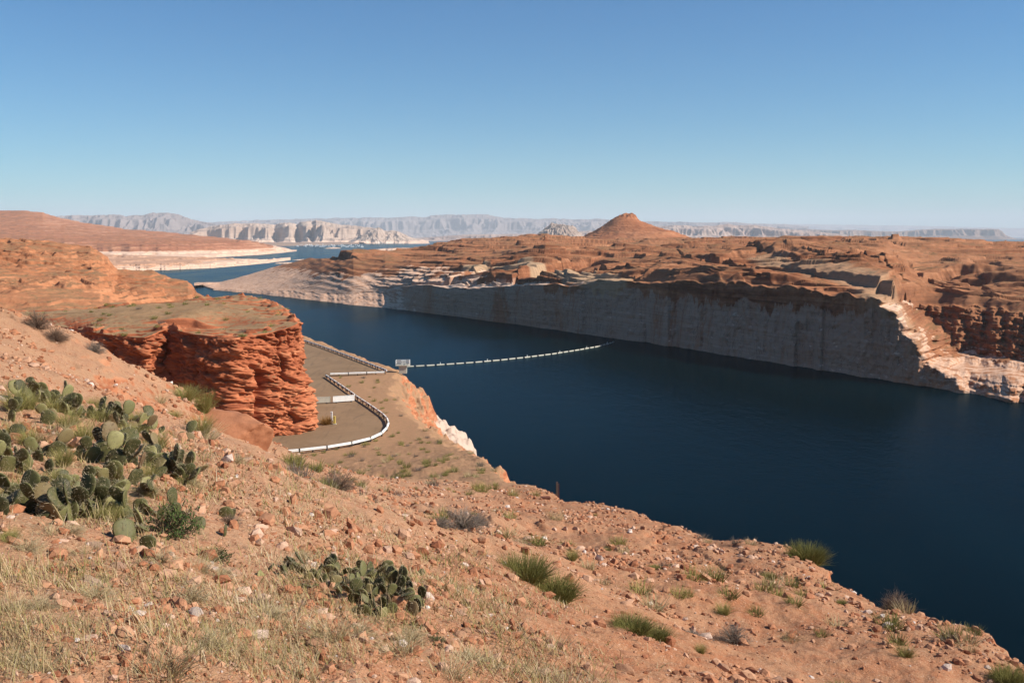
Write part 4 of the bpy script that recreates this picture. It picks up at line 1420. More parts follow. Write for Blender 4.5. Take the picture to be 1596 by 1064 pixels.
M_GREEN = [tuft_mesh('green_shrub', 1100, 0.33, 0.50, 0.006, olive_green, 0.62, 0.45, 31 + i, bias=0.0) for i in range(3)]
M_YEL = [tuft_mesh('grass_tuft', 420, 0.12, 0.60, 0.0045, yellow_green, 0.45, 0.8, 41 + i) for i in range(3)]
M_STRAW = [tuft_mesh('straw_tuft', 150, 0.13, 0.46, 0.0034, straw, 0.55, 1.1, 51 + i, wind=0.35 + 0.2 * i, stretch=1.2) for i in range(3)]
M_GREY = [twig_mesh('grey_shrub', 150, 1.3, 0.62, grey_twig, 61 + i, 0.0055, 7)[0] for i in range(2)]
M_BROWN = [twig_mesh('brown_shrub', 150, 1.2, 0.70, brown_twig, 71 + i, 0.0055, 7)[0] for i in range(2)]
M_SAGE, M_SAGE_L = twig_mesh('leafy_shrub', 70, 0.8, 0.42, brown_twig, 81, 0.004, 4, dark_leaf, 2600)


def put(me, name, a_, b_, wpx, base_w, label, cat, group=None, sz=1.0, rz=None, ax=1.0, leaves=None, sink=0.0, d=None):
    x_, y_, z_ = ground_hit(a_, b_) if d is None else [float(v) for v in at_d(a_, b_, d)]
    if d is not None:
        z_ = max(z_ - 0.6, ground_z(x_, y_))
    s_ = wpx / F_PX * y_ / base_w
    o = bpy.data.objects.new(name, me)
    C.objects.link(o)
    o.location = (x_, y_, z_ - 0.02 - sink)
    o.rotation_euler = (0, 0, rng.uniform(0, 6.28) if rz is None else rz)
    o.scale = (s_ * ax, s_, s_ * sz)
    tag(o, label, cat, group)
    if leaves is not None:
        c_ = bpy.data.objects.new('foliage', leaves)
        C.objects.link(c_)
        c_.parent = o
    return o


# px, py of the foot, width in the photo, kind
put(M_GREEN[0], 'green_shrub', 1257, 877, 66, 0.95, 'rounded olive green shrub standing on the rim against the dark water', 'shrub', sz=0.95, d=24.0)
put(M_GREEN[1], 'green_shrub', 816, 899, 92, 0.95, 'left end of a long low green clump of grass on the middle slope', 'shrub', sz=0.85)
put(M_GREEN[2], 'green_shrub', 862, 915, 92, 0.95, 'right end of a long low green clump of grass on the middle slope', 'shrub', sz=0.75)
put(M_GREEN[0], 'green_shrub', 985, 980, 72, 0.95, 'bright green grass clump, left half of a pair on the lower slope', 'shrub', sz=0.7)
put(M_GREEN[1], 'green_shrub', 1020, 985, 62, 0.95, 'bright green grass clump, taller right half of a pair on the lower slope', 'shrub', sz=0.8)
put(M_GREEN[2], 'green_shrub', 1309, 1048, 50, 0.95, 'green shrub beside the bright white stone at the lower right', 'shrub', sz=0.9)
put(M_GREEN[0], 'green_shrub', 1572, 1070, 60, 0.95, 'green shrub cut by the bottom right corner', 'shrub')
put(M_GREEN[1], 'green_shrub', 1198, 893, 26, 0.95, 'small green shrub near the rim left of the rounded olive one', 'shrub')
put(M_GREEN[2], 'green_shrub', 1311, 952, 18, 0.95, 'very small green shrub in the middle of the right hand slope', 'shrub')
put(M_GREEN[1], 'green_shrub', 296, 612, 24, 0.95, 'small green shrub at the foot of the red cliff', 'shrub')
put(M_GREEN[2], 'green_shrub', 1020, 897, 20, 0.95, 'small green shrub on the gravel above the green grass pair', 'shrub')
put(M_GREEN[0], 'green_shrub', 846, 856, 26, 0.95, 'grey green shrub on the slope just above the long green clump', 'shrub')
put(M_GREY[0], 'grey_shrub', 722, 848, 96, 1.3, 'wide grey twiggy shrub spreading on the middle slope', 'shrub', sz=0.85)
put(M_GREY[1], 'grey_shrub', 688, 843, 60, 1.3, 'darker grey twiggy shrub joining the wide one from the left', 'shrub', sz=0.7)
put(M_GREY[0], 'grey_shrub', 1143, 972, 76, 1.3, 'grey twiggy shrub with a yellow tuft on the right hand slope', 'shrub', sz=0.9)
put(M_GREY[1], 'grey_shrub', 1078, 962, 56, 1.3, 'flat dark grey shrub left of the grey one with the yellow tuft', 'shrub', sz=0.5)
put(M_BROWN[0], 'brown_shrub', 744, 820, 54, 1.2, 'brown shrub just behind the wide grey one', 'shrub', sz=0.8)
put(M_BROWN[1], 'brown_shrub', 525, 772, 84, 1.2, 'large brown leafless shrub at the edge of the bench below the road', 'shrub', sz=0.8)
put(M_BROWN[0], 'brown_shrub', 284, 682, 74, 1.2, 'brown leafless shrub on the slope below the red cliff', 'shrub', sz=0.9)
put(M_BROWN[1], 'brown_shrub', 310, 700, 46, 1.2, 'greyish brown shrub right below the larger one under the red cliff', 'shrub', sz=0.8)
put(M_BROWN[1], 'brown_shrub', 58, 520, 52, 1.2, 'brown shrub on the left crest, upper one of two', 'shrub', sz=1.0)
put(M_BROWN[0], 'brown_shrub', 88, 540, 46, 1.2, 'brown shrub on the left crest, lower one of two', 'shrub', sz=0.9)
put(M_GREY[1], 'grey_shrub', 148, 562, 44, 1.3, 'grey twiggy shrub on the left crest against the red cliff', 'shrub', sz=1.0)
put(M_BROWN[1], 'brown_shrub', 1398, 956, 66, 1.2, 'dark brown shrub on the rim over the water at the right', 'shrub', sz=0.95)
put(M_YEL[0], 'grass_tuft', 641, 804, 42, 0.75, 'yellow green tuft of grass left of the wide grey shrub', 'grass tuft', sz=0.8)
put(M_YEL[1], 'grass_tuft', 1128, 950, 34, 0.75, 'yellow tuft growing out of the grey shrub on the right hand slope', 'grass tuft', sz=0.9)
put(M_YEL[2], 'grass_tuft', 1410, 1032, 44, 0.75, 'olive tuft of grass on the lower right slope', 'grass tuft', sz=0.7)
put(M_STRAW[0], 'straw_tuft', 1508, 1036, 34, 0.62, 'dry straw tuft near the right edge', 'grass tuft')
put(M_STRAW[1], 'straw_tuft', 869, 822, 34, 0.62, 'dry straw tuft near the rim below the wooden post', 'grass tuft')
put(M_STRAW[2], 'straw_tuft', 878, 858, 24, 0.62, 'dry straw tuft just above the long green clump', 'grass tuft')
put(M_YEL[0], 'grass_tuft', 892, 880, 28, 0.75, 'small yellow tuft of grass right of the long green clump', 'grass tuft')
put(M_STRAW[0], 'straw_tuft', 1232, 984, 42, 0.62, 'pale straw tuft right of the grey shrub with the yellow tuft', 'grass tuft', sz=0.7)
put(M_YEL[1], 'grass_tuft', 1092, 996, 26, 0.75, 'small spiky tuft below the flat dark grey shrub', 'grass tuft')
put(M_STRAW[1], 'straw_tuft', 712, 832, 18, 0.62, 'small straw tuft inside the wide grey shrub', 'grass tuft')
put(M_SAGE, 'leafy_shrub', 262, 830, 112, 0.8, 'dark green leafy shrub with white stones beside the cactus patch', 'shrub', sz=1.1, leaves=M_SAGE_L)
put(M_SAGE, 'leafy_shrub', 330, 862, 70, 0.8, 'small dark green leafy shrub in dry brush below the larger one', 'shrub', sz=0.8, leaves=M_SAGE_L)
put(M_SAGE, 'leafy_shrub', 680, 992, 50, 0.8, 'dark green leafy shrub in the dry grass at the bottom centre', 'shrub', sz=0.7, leaves=M_SAGE_L)
put(M_BROWN[0], 'brown_shrub', 355, 815, 60, 1.2, 'low reddish brown shrub right of the dark green leafy one', 'shrub', sz=0.5)
put(M_BROWN[1], 'brown_shrub', 395, 935, 70, 1.2, 'low brown brush in the dry grass left of the dark cactus clump', 'shrub', sz=0.5)

# the many small shrubs dotted over the slope and the bench
LOW = [tuft_mesh('small_shrub', 90, 0.16, 0.34, 0.007, m_, 0.7, 0.4, 90 + i) for i, m_ in enumerate((olive_green, yellow_green, straw, grey_twig))]
cnt = 0
while cnt < 215:
    zone = rng.random()
    if zone < 0.62:
        a_, b_ = rng.uniform(440, 830), rng.uniform(585, 775)
    else:
        a_, b_ = rng.uniform(560, 1590), rng.uniform(760, 1040)
    x_, y_, z_ = ground_hit(a_, b_)
    if y_ < 13 or y_ > 190 or in_poly(np.array([x_]), np.array([y_]), road_poly)[0]:
        continue
    d_, sg_ = poly_sd(np.array([x_]), np.array([y_]), rim)
    if sg_[0] < 0:
        continue
    dr_, _ = poly_sd(np.array([x_]), np.array([y_]), road_poly + road_poly[:1])
    if dr_[0] < 0.8 or (x_ < -22 and y_ < 116):
        continue
    bench = y_ > 48
    k_ = rng.choice([0, 1, 2, 3], p=[0.35, 0.3, 0.2, 0.15])
    o = bpy.data.objects.new('small_shrub', LOW[k_])
    C.objects.link(o)
    s_ = rng.uniform(0.5, 1.25) * (1.5 if bench else 0.8)
    o.location = (x_, y_, z_ - 0.01)
    o.rotation_euler = (0, 0, rng.uniform(0, 6.28))
    o.scale = (s_, s_, s_ * rng.uniform(0.7, 1.1))
    kind_ = ('olive', 'yellowish', 'straw coloured', 'greyish')[k_]
    tag(o, f'small {kind_} desert shrub dotted over the brown bench beside the road' if bench else f'small {kind_} desert shrub dotted over the gravel slope',
        'shrub', 'small shrubs on the bench' if bench else 'small shrubs on the gravel slope')
    cnt += 1

# scrub on top of the headland and the slickrock
def scatter_on(obj, n, ok, size, label, group, rg=np.random.default_rng(5)):
    co = np.empty(len(obj.data.vertices) * 3, np.float32)
    obj.data.vertices.foreach_get('co', co)
    co = co.reshape(-1, 3)
    idx = np.nonzero(ok(co))[0]
    # even over the plan, not over the mesh
    cell = {}
    for i in rg.permutation(idx):
        cell.setdefault((int(co[i, 0] / 1.6), int(co[i, 1] / 1.6)), i)
    pick = list(cell.values())
    for i in rg.permutation(pick)[:n]:
        o = bpy.data.objects.new('small_shrub', LOW[rg.choice([0, 1, 2, 3], p=[0.4, 0.3, 0.15, 0.15])])
        C.objects.link(o)
        s_ = rg.uniform(0.6, 1.3) * size
        o.location = co[i]
        o.rotation_euler = (0, 0, rg.uniform(0, 6.28))
        o.scale = (s_, s_, s_ * 0.8)
        tag(o, label, 'shrub', group)


scatter_on(bpy.data.objects['red_headland_cliff'], 70, lambda c: (c[:, 2] > 48.6) & (c[:, 0] > -66) & (c[:, 0] < -24.5) & (c[:, 1] > 107), 1.7,
           'small desert shrub on the flat top of the red headland', 'shrubs on the headland top')


def build_dry_grass():
    n = 260000
    az = np.radians(rng.uniform(-40, 24, n))
    r = 2.4 * (17 / 2.4) ** (rng.random(n) ** 0.9)
    x, y = r * np.sin(az), r * np.cos(az)
    g = fbm(x / 0.9, y / 0.9, 3, 500) + 0.6 * n2(x / 3.0, y / 3.0, 505)
    u = x / y
    side = 1 - sst(-0.02, 0.16, u - 0.03 * (6 - r) / 3)              # grass keeps to the left and the foreground
    keep = rng.random(n) < np.clip(0.45 + 1.2 * g, 0.05, 1) * np.maximum(side, 0.02) * (1 - 0.6 * sst(6, 14, r))
    x, y, r = x[keep], y[keep], r[keep]
    n = len(x)
    z = near_height(x, y)
    P, R = blades(n, 0.0001, 0.125, 0, 0.0021, 5, 0.85, rng, 1.0)
    sc = rng.uniform(0.4, 1.5, n)
    tall = rng.random(n) > 0.955
    sc = np.where(tall, rng.uniform(1.6, 2.6, n), sc)
    P *= sc[:, None, None]
    P[..., 0] += x[:, None]; P[..., 1] += y[:, None]; P[..., 2] += z[:, None]
    R *= np.clip(r / 3.8, 0.9, 2.6)[:, None]
    V, F = strands(P, R, 2)
    me = mesh_np('dry_grass', V, F)
    tn = np.clip(rng.beta(2, 2, n) + 0.25 * n2(x * 0.8, y * 0.8, 9) - 0.05, 0, 1)
    set_tint(me, np.repeat(tn, len(V) // n))
    m = tint_mat('dry_grass_blades', [(0.0, (0.13, 0.105, 0.035)), (0.2, (0.27, 0.24, 0.075)), (0.45, (0.37, 0.265, 0.135)), (0.75, (0.46, 0.335, 0.195)), (1.0, (0.55, 0.45, 0.30))])
    o = link('dry_grass', me, m)
    o['kind'] = 'stuff'


build_dry_grass()

for i_, (a_, b_, w_, h_) in enumerate(((50, 1040, 120, 1.0), (250, 1060, 150, 1.1), (120, 985, 90, 0.9), (520, 1000, 110, 1.2), (620, 1020, 120, 1.0), (460, 1050, 150, 1.0), (700, 1055, 110, 0.9),
                                       (380, 985, 80, 0.9), (560, 945, 70, 0.8), (20, 960, 90, 0.9), (310, 890, 80, 0.8), (70, 830, 80, 0.7), (840, 1058, 90, 0.7))):
    put(M_STRAW[i_ % 3], 'straw_tuft', a_, b_, w_ * 0.85, 0.62, 'straw coloured tuft of long dry grass in the foreground', 'grass tuft', 'dry grass tufts in the foreground', sz=h_ * 0.8)


for i_ in range(75):
    a_, b_ = rng.uniform(-10, 330), rng.uniform(610, 870)
    put((M_YEL + M_STRAW)[i_ % 6], 'grass_tuft', a_, b_, rng.uniform(28, 50), 0.7, 'wispy dry grass tuft growing among the cactus pads', 'grass tuft', 'grass tufts in the cactus patch', sz=rng.uniform(0.7, 1.1))


brush = [twig_mesh('dry_brush', 120, 1.0, 0.45, straw, 171 + i, 0.0035, 6)[0] for i in range(2)]
for i_, (a_, b_, w_) in enumerate(((225, 770, 70), (300, 770, 60), (250, 880, 90), (345, 900, 80), (300, 935, 90), (420, 960, 80), (40, 850, 80), (110, 830, 70), (370, 760, 50), (470, 860, 50), (560, 985, 80), (640, 1000, 80), (150, 930, 90), (60, 950, 90), (735, 1030, 90), (330, 1020, 110))):
    put(brush[i_ % 2], 'dry_brush_shrub', a_, b_, w_, 1.0, 'low tangle of straw coloured dry brush on the left slope', 'shrub', 'dry brush on the left slope', sz=rng.uniform(0.7, 1.0))


# ---------------------------------------------------------------- prickly pears
def pad_mesh(seed):
    rg = np.random.default_rng(seed)
    nu, nv = 18, 12
    th = np.linspace(0, PI, nu)[:, None]
    ph = np.linspace(0, 2 * PI, nv, endpoint=False)[None, :]
    w = 0.5 * (0.82 + 0.16 * rg.random())
    zz = 0.5 - 0.5 * np.cos(th)
    rr = np.sin(th) ** 0.85 * (0.72 + 0.30 * zz)
    X = w * rr * np.cos(ph); Y = 0.085 * rr ** 0.7 * np.sin(ph)
    bend = rg.uniform(-0.08, 0.08)
    Z = zz + 0 * ph
    Y = Y + bend * (zz - 0.5) ** 2 * 2
    X = X + 0.03 * n2(Z * 3 + seed, X * 3, seed)
    V = np.stack([X, Y, Z], -1).reshape(-1, 3)
    F = grid_faces(nu, nv, True)
    # spines from the areoles
    m = 70
    z0 = rg.uniform(0.08, 0.98, m); side = rg.choice([-1, 1], m)
    xr = w * np.sin(np.arccos(np.clip(1 - 2 * z0, -1, 1))) ** 0.85 * (0.72 + 0.30 * z0)
    x0 = xr * rg.uniform(-1, 1, m)
    base = np.stack([x0, side * 0.05 * np.sqrt(np.maximum(1 - (x0 / (xr + 1e-6)) ** 2, 0)), z0], 1)
    dr = np.stack([x0 * 1.2 + rg.normal(0, 0.3, m), side * rg.uniform(0.3, 1, m), (z0 - 0.4) + rg.normal(0, 0.4, m)], 1)
    dr /= np.linalg.norm(dr, axis=1, keepdims=True)
    t = np.linspace(0, 1, 2)[None, :, None]
    P = base[:, None] + dr[:, None] * rg.uniform(0.10, 0.24, (m, 1, 1)) * t
    R = np.repeat(np.array([[0.008, 0.002]]), m, 0)
    SV, SF = strands(P, R, 3)
    me = mesh_np('pad', np.vstack([V, SV]), [F, SF + len(V)])
    me.materials.append(pad_mat)
    me.materials.append(spine_mat)
    me.polygons.foreach_set('material_index', np.r_[np.zeros(len(F), np.int32), np.ones(len(SF), np.int32)])
    return me


t = NT('cactus_pad', 0.6, 0.25)
vo = t.n('ShaderNodeTexVoronoi')
vo.inputs['Scale'].default_value = 9.0
t.l(t.vec((1, 1, 1), True), vo.inputs['Vector'])
oi = t.n('ShaderNodeObjectInfo')
pc = t.ramp(oi.outputs['Random'], [(0.0, (0.036, 0.035, 0.013)), (0.35, (0.068, 0.066, 0.022)), (0.7, (0.125, 0.117, 0.040)), (0.9, (0.25, 0.22, 0.085)), (1.0, (0.13, 0.065, 0.035))])
nz_ = t.noise(5.0, 4, 0.6, obj=True)
pc = t.mix(t.math('MULTIPLY', t.fstep(nz_, 0.45, 0.7), 0.5), pc, (0.17, 0.13, 0.055))
pc = t.mix(t.fstep(vo.outputs['Distance'], 0.20, 0.12), pc, (0.11, 0.075, 0.045))
pad_mat = t.color(pc)
t = NT('cactus_spine', 0.7, 0.2)
spine_mat = t.color((0.42, 0.34, 0.22))
PADS = [pad_mesh(100 + i) for i in range(5)]


def prickly_pear(a_, b_, n, wpx, label, group=None, dark=False, seed=0):
    rg = np.random.default_rng(seed * 7 + 3)
    x_, y_, z_ = ground_hit(a_, b_)
    size = wpx / F_PX * y_
    size *= 0.74
    n = n if n < 3 else int(n * 3.3)
    root = empty('prickly_pear', (x_, y_, z_ - 0.02))
    tag(root, label, 'cactus', group)
    placed = []
    for i in range(n):
        s = size * rg.uniform(0.8, 1.15)
        if i < max(2, n * 0.6) or not placed:
            r = size * 0.62 * math.sqrt(n) * math.sqrt(rg.random()) * (0 if n == 1 else 1)
            an = rg.uniform(0, 2 * PI)
            px_, py_ = r * math.cos(an), r * math.sin(an)
            pz_ = ground_z(x_ + px_, y_ + py_) - z_ - 0.01
            R = Matrix.Rotation(rg.normal(0, 0.75), 4, 'Z') @ Matrix.Rotation(rg.normal(0, 0.40), 4, 'X') @ Matrix.Rotation(rg.normal(0, 0.35), 4, 'Y')
        else:
            p = placed[rg.integers(0, max(1, int(n * 0.6)))]
            e = rg.uniform(-0.35, 0.35)
            tip = p @ Vector((e, 0, 0.97 - 0.5 * abs(e)))
            px_, py_, pz_ = tip
            R = p.to_euler().to_matrix().to_4x4() @ Matrix.Rotation(e * 1.6 + rg.normal(0, 0.2), 4, 'Y') @ Matrix.Rotation(rg.normal(0, 0.5), 4, 'Z') @ Matrix.Rotation(rg.normal(0, 0.25), 4, 'X')
            s *= 0.9
        M = Matrix.Translation((px_, py_, pz_)) @ R @ Matrix.Scale(s, 4)
        placed.append(M)
        o = bpy.data.objects.new('pad', PADS[rg.integers(0, 5)])
        C.objects.link(o)
        o.parent = root
        o.matrix_local = M
    return root


PEARS = [
    (22, 640, 5, 36, 'cactus clump at the top left corner of the prickly pear patch'),
    (66, 618, 4, 34, 'cactus clump on the upper edge of the patch beside the pale boulder'),
    (110, 640, 6, 34, 'greyish cactus clump behind the pale pink boulder'),
    (160, 655, 6, 32, 'cactus clump in the upper middle of the patch'),
    (205, 668, 6, 32, 'small padded cactus clump at the upper right of the patch'),
    (240, 690, 5, 32, 'cactus clump at the right end of the patch, nearest the brown shrub'),
    (20, 700, 6, 42, 'dark cactus clump at the left edge, second row of the patch'),
    (60, 735, 7, 42, 'dense dark cactus clump left of the middle of the patch'),
    (118, 725, 6, 40, 'yellow green cactus clump in the middle of the patch'),
    (185, 735, 4, 52, 'tall cactus with the largest upright pad in the patch'),
    (150, 752, 5, 44, 'dark cactus clump just left of the tallest one'),
    (235, 745, 5, 42, 'spotted round padded cactus right of the tallest one'),
    (14, 790, 6, 52, 'cactus clump at the left edge, front row of the patch'),
    (62, 800, 5, 54, 'large pale cactus pads at the left front of the patch'),
    (100, 785, 5, 46, 'cactus clump behind the dry stalks in the patch'),
    (150, 815, 4, 54, 'pale green cactus pads at the front of the patch'),
    (190, 790, 5, 44, 'cactus clump above the darkest round pad'),
    (206, 850, 2, 56, 'lone cactus with a nearly black round pad facing the viewer'),
    (265, 752, 4, 38, 'cactus clump above the dark green leafy shrub'),
    (352, 806, 2, 40, 'reddish round cactus pads on their own right of the leafy shrub'),
    (335, 830, 2, 38, 'yellow green cactus pads low beside the leafy shrub'),
    (414, 880, 2, 36, 'dark cactus pads on their own at the middle left of the slope'),
    (460, 890, 2, 34, 'pair of dark pads between the lone pads and the dark clump'),
    (492, 905, 2, 36, 'dark red cactus pads at the left end of the dark clump'),
    (528, 890, 7, 36, 'dark cactus clump, upper left group on the middle slope'),
    (560, 905, 7, 38, 'dark cactus clump, middle group on the middle slope'),
    (592, 925, 7, 38, 'dark cactus clump, lower right group on the middle slope'),
    (550, 935, 5, 36, 'cactus clump at the foot of the dark group, among tall straw'),
    (575, 895, 5, 34, 'dark cactus pads at the back of the middle group on the slope'),
    (612, 935, 5, 34, 'dark cactus pads at the right end of the clump on the middle slope'),
    (535, 915, 5, 34, 'dark cactus pads in front of the upper left group on the middle slope'),
    (642, 888, 2, 24, 'small dark cactus on the bare slope right of the dark clump')]
for i_, (a_, b_, n_, w_, lab_) in enumerate(PEARS):
    prickly_pear(a_, b_, n_, w_, lab_, 'prickly pears on the slope', seed=i_)


# ---------------------------------------------------------------- roadside things
def concrete(name, col, k=0.8):
    t = NT(name, 0.75, 0.3)
    n_ = t.noise(2.0, 6, 0.7)
    return t.color(t.mix(t.fstep(n_, 0.45, 0.75), col, tuple(v * k for v in col)))


white_paint = concrete('white_concrete', (0.74, 0.72, 0.68), 0.80)
cream_paint = concrete('cream_concrete', (0.46, 0.43, 0.35), 0.85)
dark_metal = concrete('dark_metal', (0.035, 0.030, 0.028))
rust = concrete('rusty_steel', (0.16, 0.055, 0.030), 0.5)
wood = concrete('weathered_wood', (0.10, 0.060, 0.040), 0.6)
yellow_paint = concrete('yellow_paint', (0.62, 0.46, 0.10), 0.85)


def prism(name, prof, length, mat, parent=None):
    """profile (x, z) swept along local y, centred"""
    n = len(prof)
    vs = [(x, -length / 2, z) for x, z in prof] + [(x, length / 2, z) for x, z in prof]
    fs = [(i, (i + 1) % n, n + (i + 1) % n, n + i) for i in range(n)] + [tuple(range(n))[::-1], tuple(range(n, 2 * n))]
    me = bpy.data.meshes.new(name)
    me.from_pydata(vs, [], fs)
    me.update()
    import bmesh
    bm = bmesh.new(); bm.from_mesh(me)
    bmesh.ops.recalc_face_normals(bm, faces=bm.faces)
    bm.to_mesh(me); bm.free()
    me.materials.append(mat)
    return me


def box_mesh(name, boxes, mat):
    """boxes (cx, cy, cz, sx, sy, sz[, rz]) joined in one mesh"""
    vs, fs = [], []
    for b in boxes:
        cx, cy, cz, sx, sy, sz = b[:6]
        rz = b[6] if len(b) > 6 else 0
        c, s = math.cos(rz), math.sin(rz)
        k = len(vs)
        for dx in (-1, 1):
            for dy in (-1, 1):
                for dz in (-1, 1):
                    x, y = dx * sx / 2, dy * sy / 2
                    vs.append((cx + x * c - y * s, cy + x * s + y * c, cz + dz * sz / 2))
        fs += [tuple(k + q for q in f) for f in ((0, 1, 3, 2), (4, 6, 7, 5), (0, 4, 5, 1), (2, 3, 7, 6), (0, 2, 6, 4), (1, 5, 7, 3))]
    me = bpy.data.meshes.new(name)
    me.from_pydata(vs, [], fs)
    me.update()
    me.materials.append(mat)
    return me


BEAM = [(-0.07, 0.22), (0.05, 0.22), (0.09, 0.26), (0.09, 0.32), (0.05, 0.35), (0.05, 0.37), (0.09, 0.40), (0.09, 0.46), (0.05, 0.50), (-0.07, 0.50)]
_barrier_meshes = {}
rail_post = box_mesh('post', [(0, 0, 0.27, 0.17, 0.13, 0.54)], dark_metal)


def barrier(x, y, rz, length, label, group):
    key = round(length, 1)
    if key not in _barrier_meshes:
        _barrier_meshes[key] = prism('guard_rail', BEAM, key, white_paint)
    o = bpy.data.objects.new('guard_rail', _barrier_meshes[key])
    C.objects.link(o)
    o.location = (x, y, Z_ROAD + 0.004)
    o.rotation_euler = (0, 0, rz)
    tag(o, label, 'guard rail', group)
    c_ = bpy.data.objects.new('post', rail_post)
    C.objects.link(c_)
    c_.parent = o
    c_.location = (0, key / 2 + 0.08, 0)
    m_ = bpy.data.objects.new('post', mid_post)
    C.objects.link(m_)
    m_.parent = o
    return o


mid_post = box_mesh('post', [(-0.14, 0, 0.25, 0.12, 0.14, 0.5)], dark_metal)


def barrier_run(pix, seg, label, group, gap=0.16, cap=None):
    pts = []
    for (a_, b_) in pix:
        x_, y_, _ = at_z(a_, b_, Z_ROAD)
        pts.append(np.array([float(x_), float(y_)]))
    d = np.r_[0, np.cumsum([np.linalg.norm(b - a) for a, b in zip(pts[:-1], pts[1:])])]
    tot = d[-1]
    n = max(1, int(round(tot / (seg + gap))))
    st = tot / n
    P = np.array(pts)
    at_ = lambda q: np.array([np.interp(q, d, P[:, 0]), np.interp(q, d, P[:, 1])])
    for i in range(n):
        a, b = at_(i * st), at_((i + 1) * st)
        m_ = (a + b) / 2
        v = b - a
        barrier(m_[0], m_[1], math.atan2(-v[0], v[1]), round(np.linalg.norm(v) - gap, 1), label, group)


barrier_run([(603, 580.5), (570, 567.5), (530, 552.5), (500, 541.5), (470, 531.5), (461, 530)], 3.0,
            'white guard rail section in the long run along the lake edge of the upper road', 'guard rail along the lake edge')
barrier_run([(514, 586), (600, 583)], 2.7, 'white guard rail section in the short cross run, bright side to the viewer', 'guard rail of the short cross run')
barrier_run([(553, 619), (530, 603), (508, 588)], 2.9, 'white guard rail section in the slanting run between the cross run and the panels', 'guard rail of the slanting run')
barrier_run([(420, 710.5), (455, 707.5), (490, 704.5), (531, 698.5), (572, 690.5), (596, 679), (604, 670), (606.5, 661), (600, 652), (580, 637.5), (555, 621)], 2.9,
            'white guard rail section in the run curving round the turning place', 'guard rail round the turning place')


def panel(a_, b_, a2, b2, mat, label):
    x0, y0, _ = at_z(a_, b_, Z_ROAD); x1, y1, _ = at_z(a2, b2, Z_ROAD)
    x0, y0, x1, y1 = float(x0), float(y0), float(x1), float(y1)
    ln = math.hypot(x1 - x0, y1 - y0)
    o = empty('barrier_panel', ((x0 + x1) / 2, (y0 + y1) / 2, Z_ROAD + 0.004), math.atan2(y1 - y0, x1 - x0))
    tag(o, label, 'barrier panel')
    link('board', box_mesh('board', [(0, 0, 0.54, ln, 0.08, 0.66)], mat), None, o)
    link('frame', box_mesh('frame', [(0, 0, 0.905, ln + 0.04, 0.12, 0.06), (0, 0, 0.175, ln + 0.04, 0.12, 0.06), (-ln / 2 - 0.03, 0, 0.54, 0.05, 0.12, 0.66), (ln / 2 + 0.03, 0, 0.54, 0.05, 0.12, 0.66)], mat), None, o)
    for sx in (-0.36, 0.36):
        l_ = link('leg', box_mesh('leg', [(0, 0, 0.07, 0.10, 0.5, 0.14)], dark_metal), None, o)
        l_.location = (sx * ln, 0, 0)


panel(478, 630, 514.5, 628.3, cream_paint, 'cream barrier panel half hidden by the red cliff, left of the white one')
panel(519.5, 628, 552, 625.6, white_paint, 'white barrier panel closing the road beside the slanting guard rail')


def marker(a_, b_, h, w, mat, label, name='marker_post'):
    x_, y_, _ = at_z(a_, b_, Z_ROAD)
    o = empty(name, (float(x_), float(y_), Z_ROAD))
    tag(o, label, 'post')
    link('pole', box_mesh('pole', [(0, 0, h / 2, w, w, h)], mat), None, o)
    link('cap', box_mesh('cap', [(0, 0, h + 0.02, w * 1.25, w * 1.25, 0.04)], mat), None, o)
    link('foot', box_mesh('foot', [(0, 0, 0.05, w * 1.7, w * 1.7, 0.1)], cream_paint), None, o)


marker(517, 656, 1.15, 0.22, white_paint, 'taller white post in the turning place beside the cliff foot')
marker(521.5, 661, 0.95, 0.24, yellow_paint, 'short yellow post in the turning place, right of the white post')
x_, y_, _ = at_z(509, 661, Z_ROAD)
rusty_leaf = tint_mat('rusty_foliage', [(0.0, (0.16, 0.07, 0.02)), (1.0, (0.36, 0.20, 0.05))])
o = link('rusty_shrub', tuft_mesh('rusty_shrub', 300, 0.5, 1.1, 0.02, rusty_leaf, 0.6, 0.3, 7))
o.location = (float(x_), float(y_), Z_ROAD)
tag(o, 'rust coloured shrub at the foot of the red cliff beside the posts', 'shrub')

# railed lookout at the tip of the point
x_, y_, _ = at_d(628, 571.5, 169.0)
zl = ground_z(float(x_), float(y_))
x_, y_, z_ = at_d(628, 572.5, 169.0)
lk = empty('lookout_platform', (float(x_), float(y_), float(z_)), 0.05, 0.88)
tag(lk, 'small railed white platform at the tip of the rocky point', 'platform')
link('plinth', box_mesh('plinth', [(0, 0, -0.35, 1.5, 1.5, 1.5)], cream_paint), None, lk)
link('deck', box_mesh('deck', [(0, 0, 0.48, 2.75, 2.0, 0.16)], cream_paint), None, lk)
for zr in (0.95, 1.38):
    link('rail', box_mesh('rail', [(0, -0.96, zr, 2.7, 0.07, 0.08), (0, 0.96, zr, 2.7, 0.07, 0.08), (-1.31, 0, zr, 0.07, 1.84, 0.08), (1.31, 0, zr, 0.07, 1.84, 0.08)], white_paint), None, lk)
for sx in (-1.31, 0, 1.31):
    for sy in (-0.96, 0.96):
        p_ = link('post', box_mesh('post', [(0, 0, 0.97, 0.08, 0.08, 0.82)], white_paint), None, lk)
        p_.location = (sx, sy, 0)
link('cabinet', box_mesh('cabinet', [(0.1, 0.2, 0.96, 0.9, 0.6, 0.8)], concrete('grey_cabinet', (0.42, 0.44, 0.42))), None, lk)

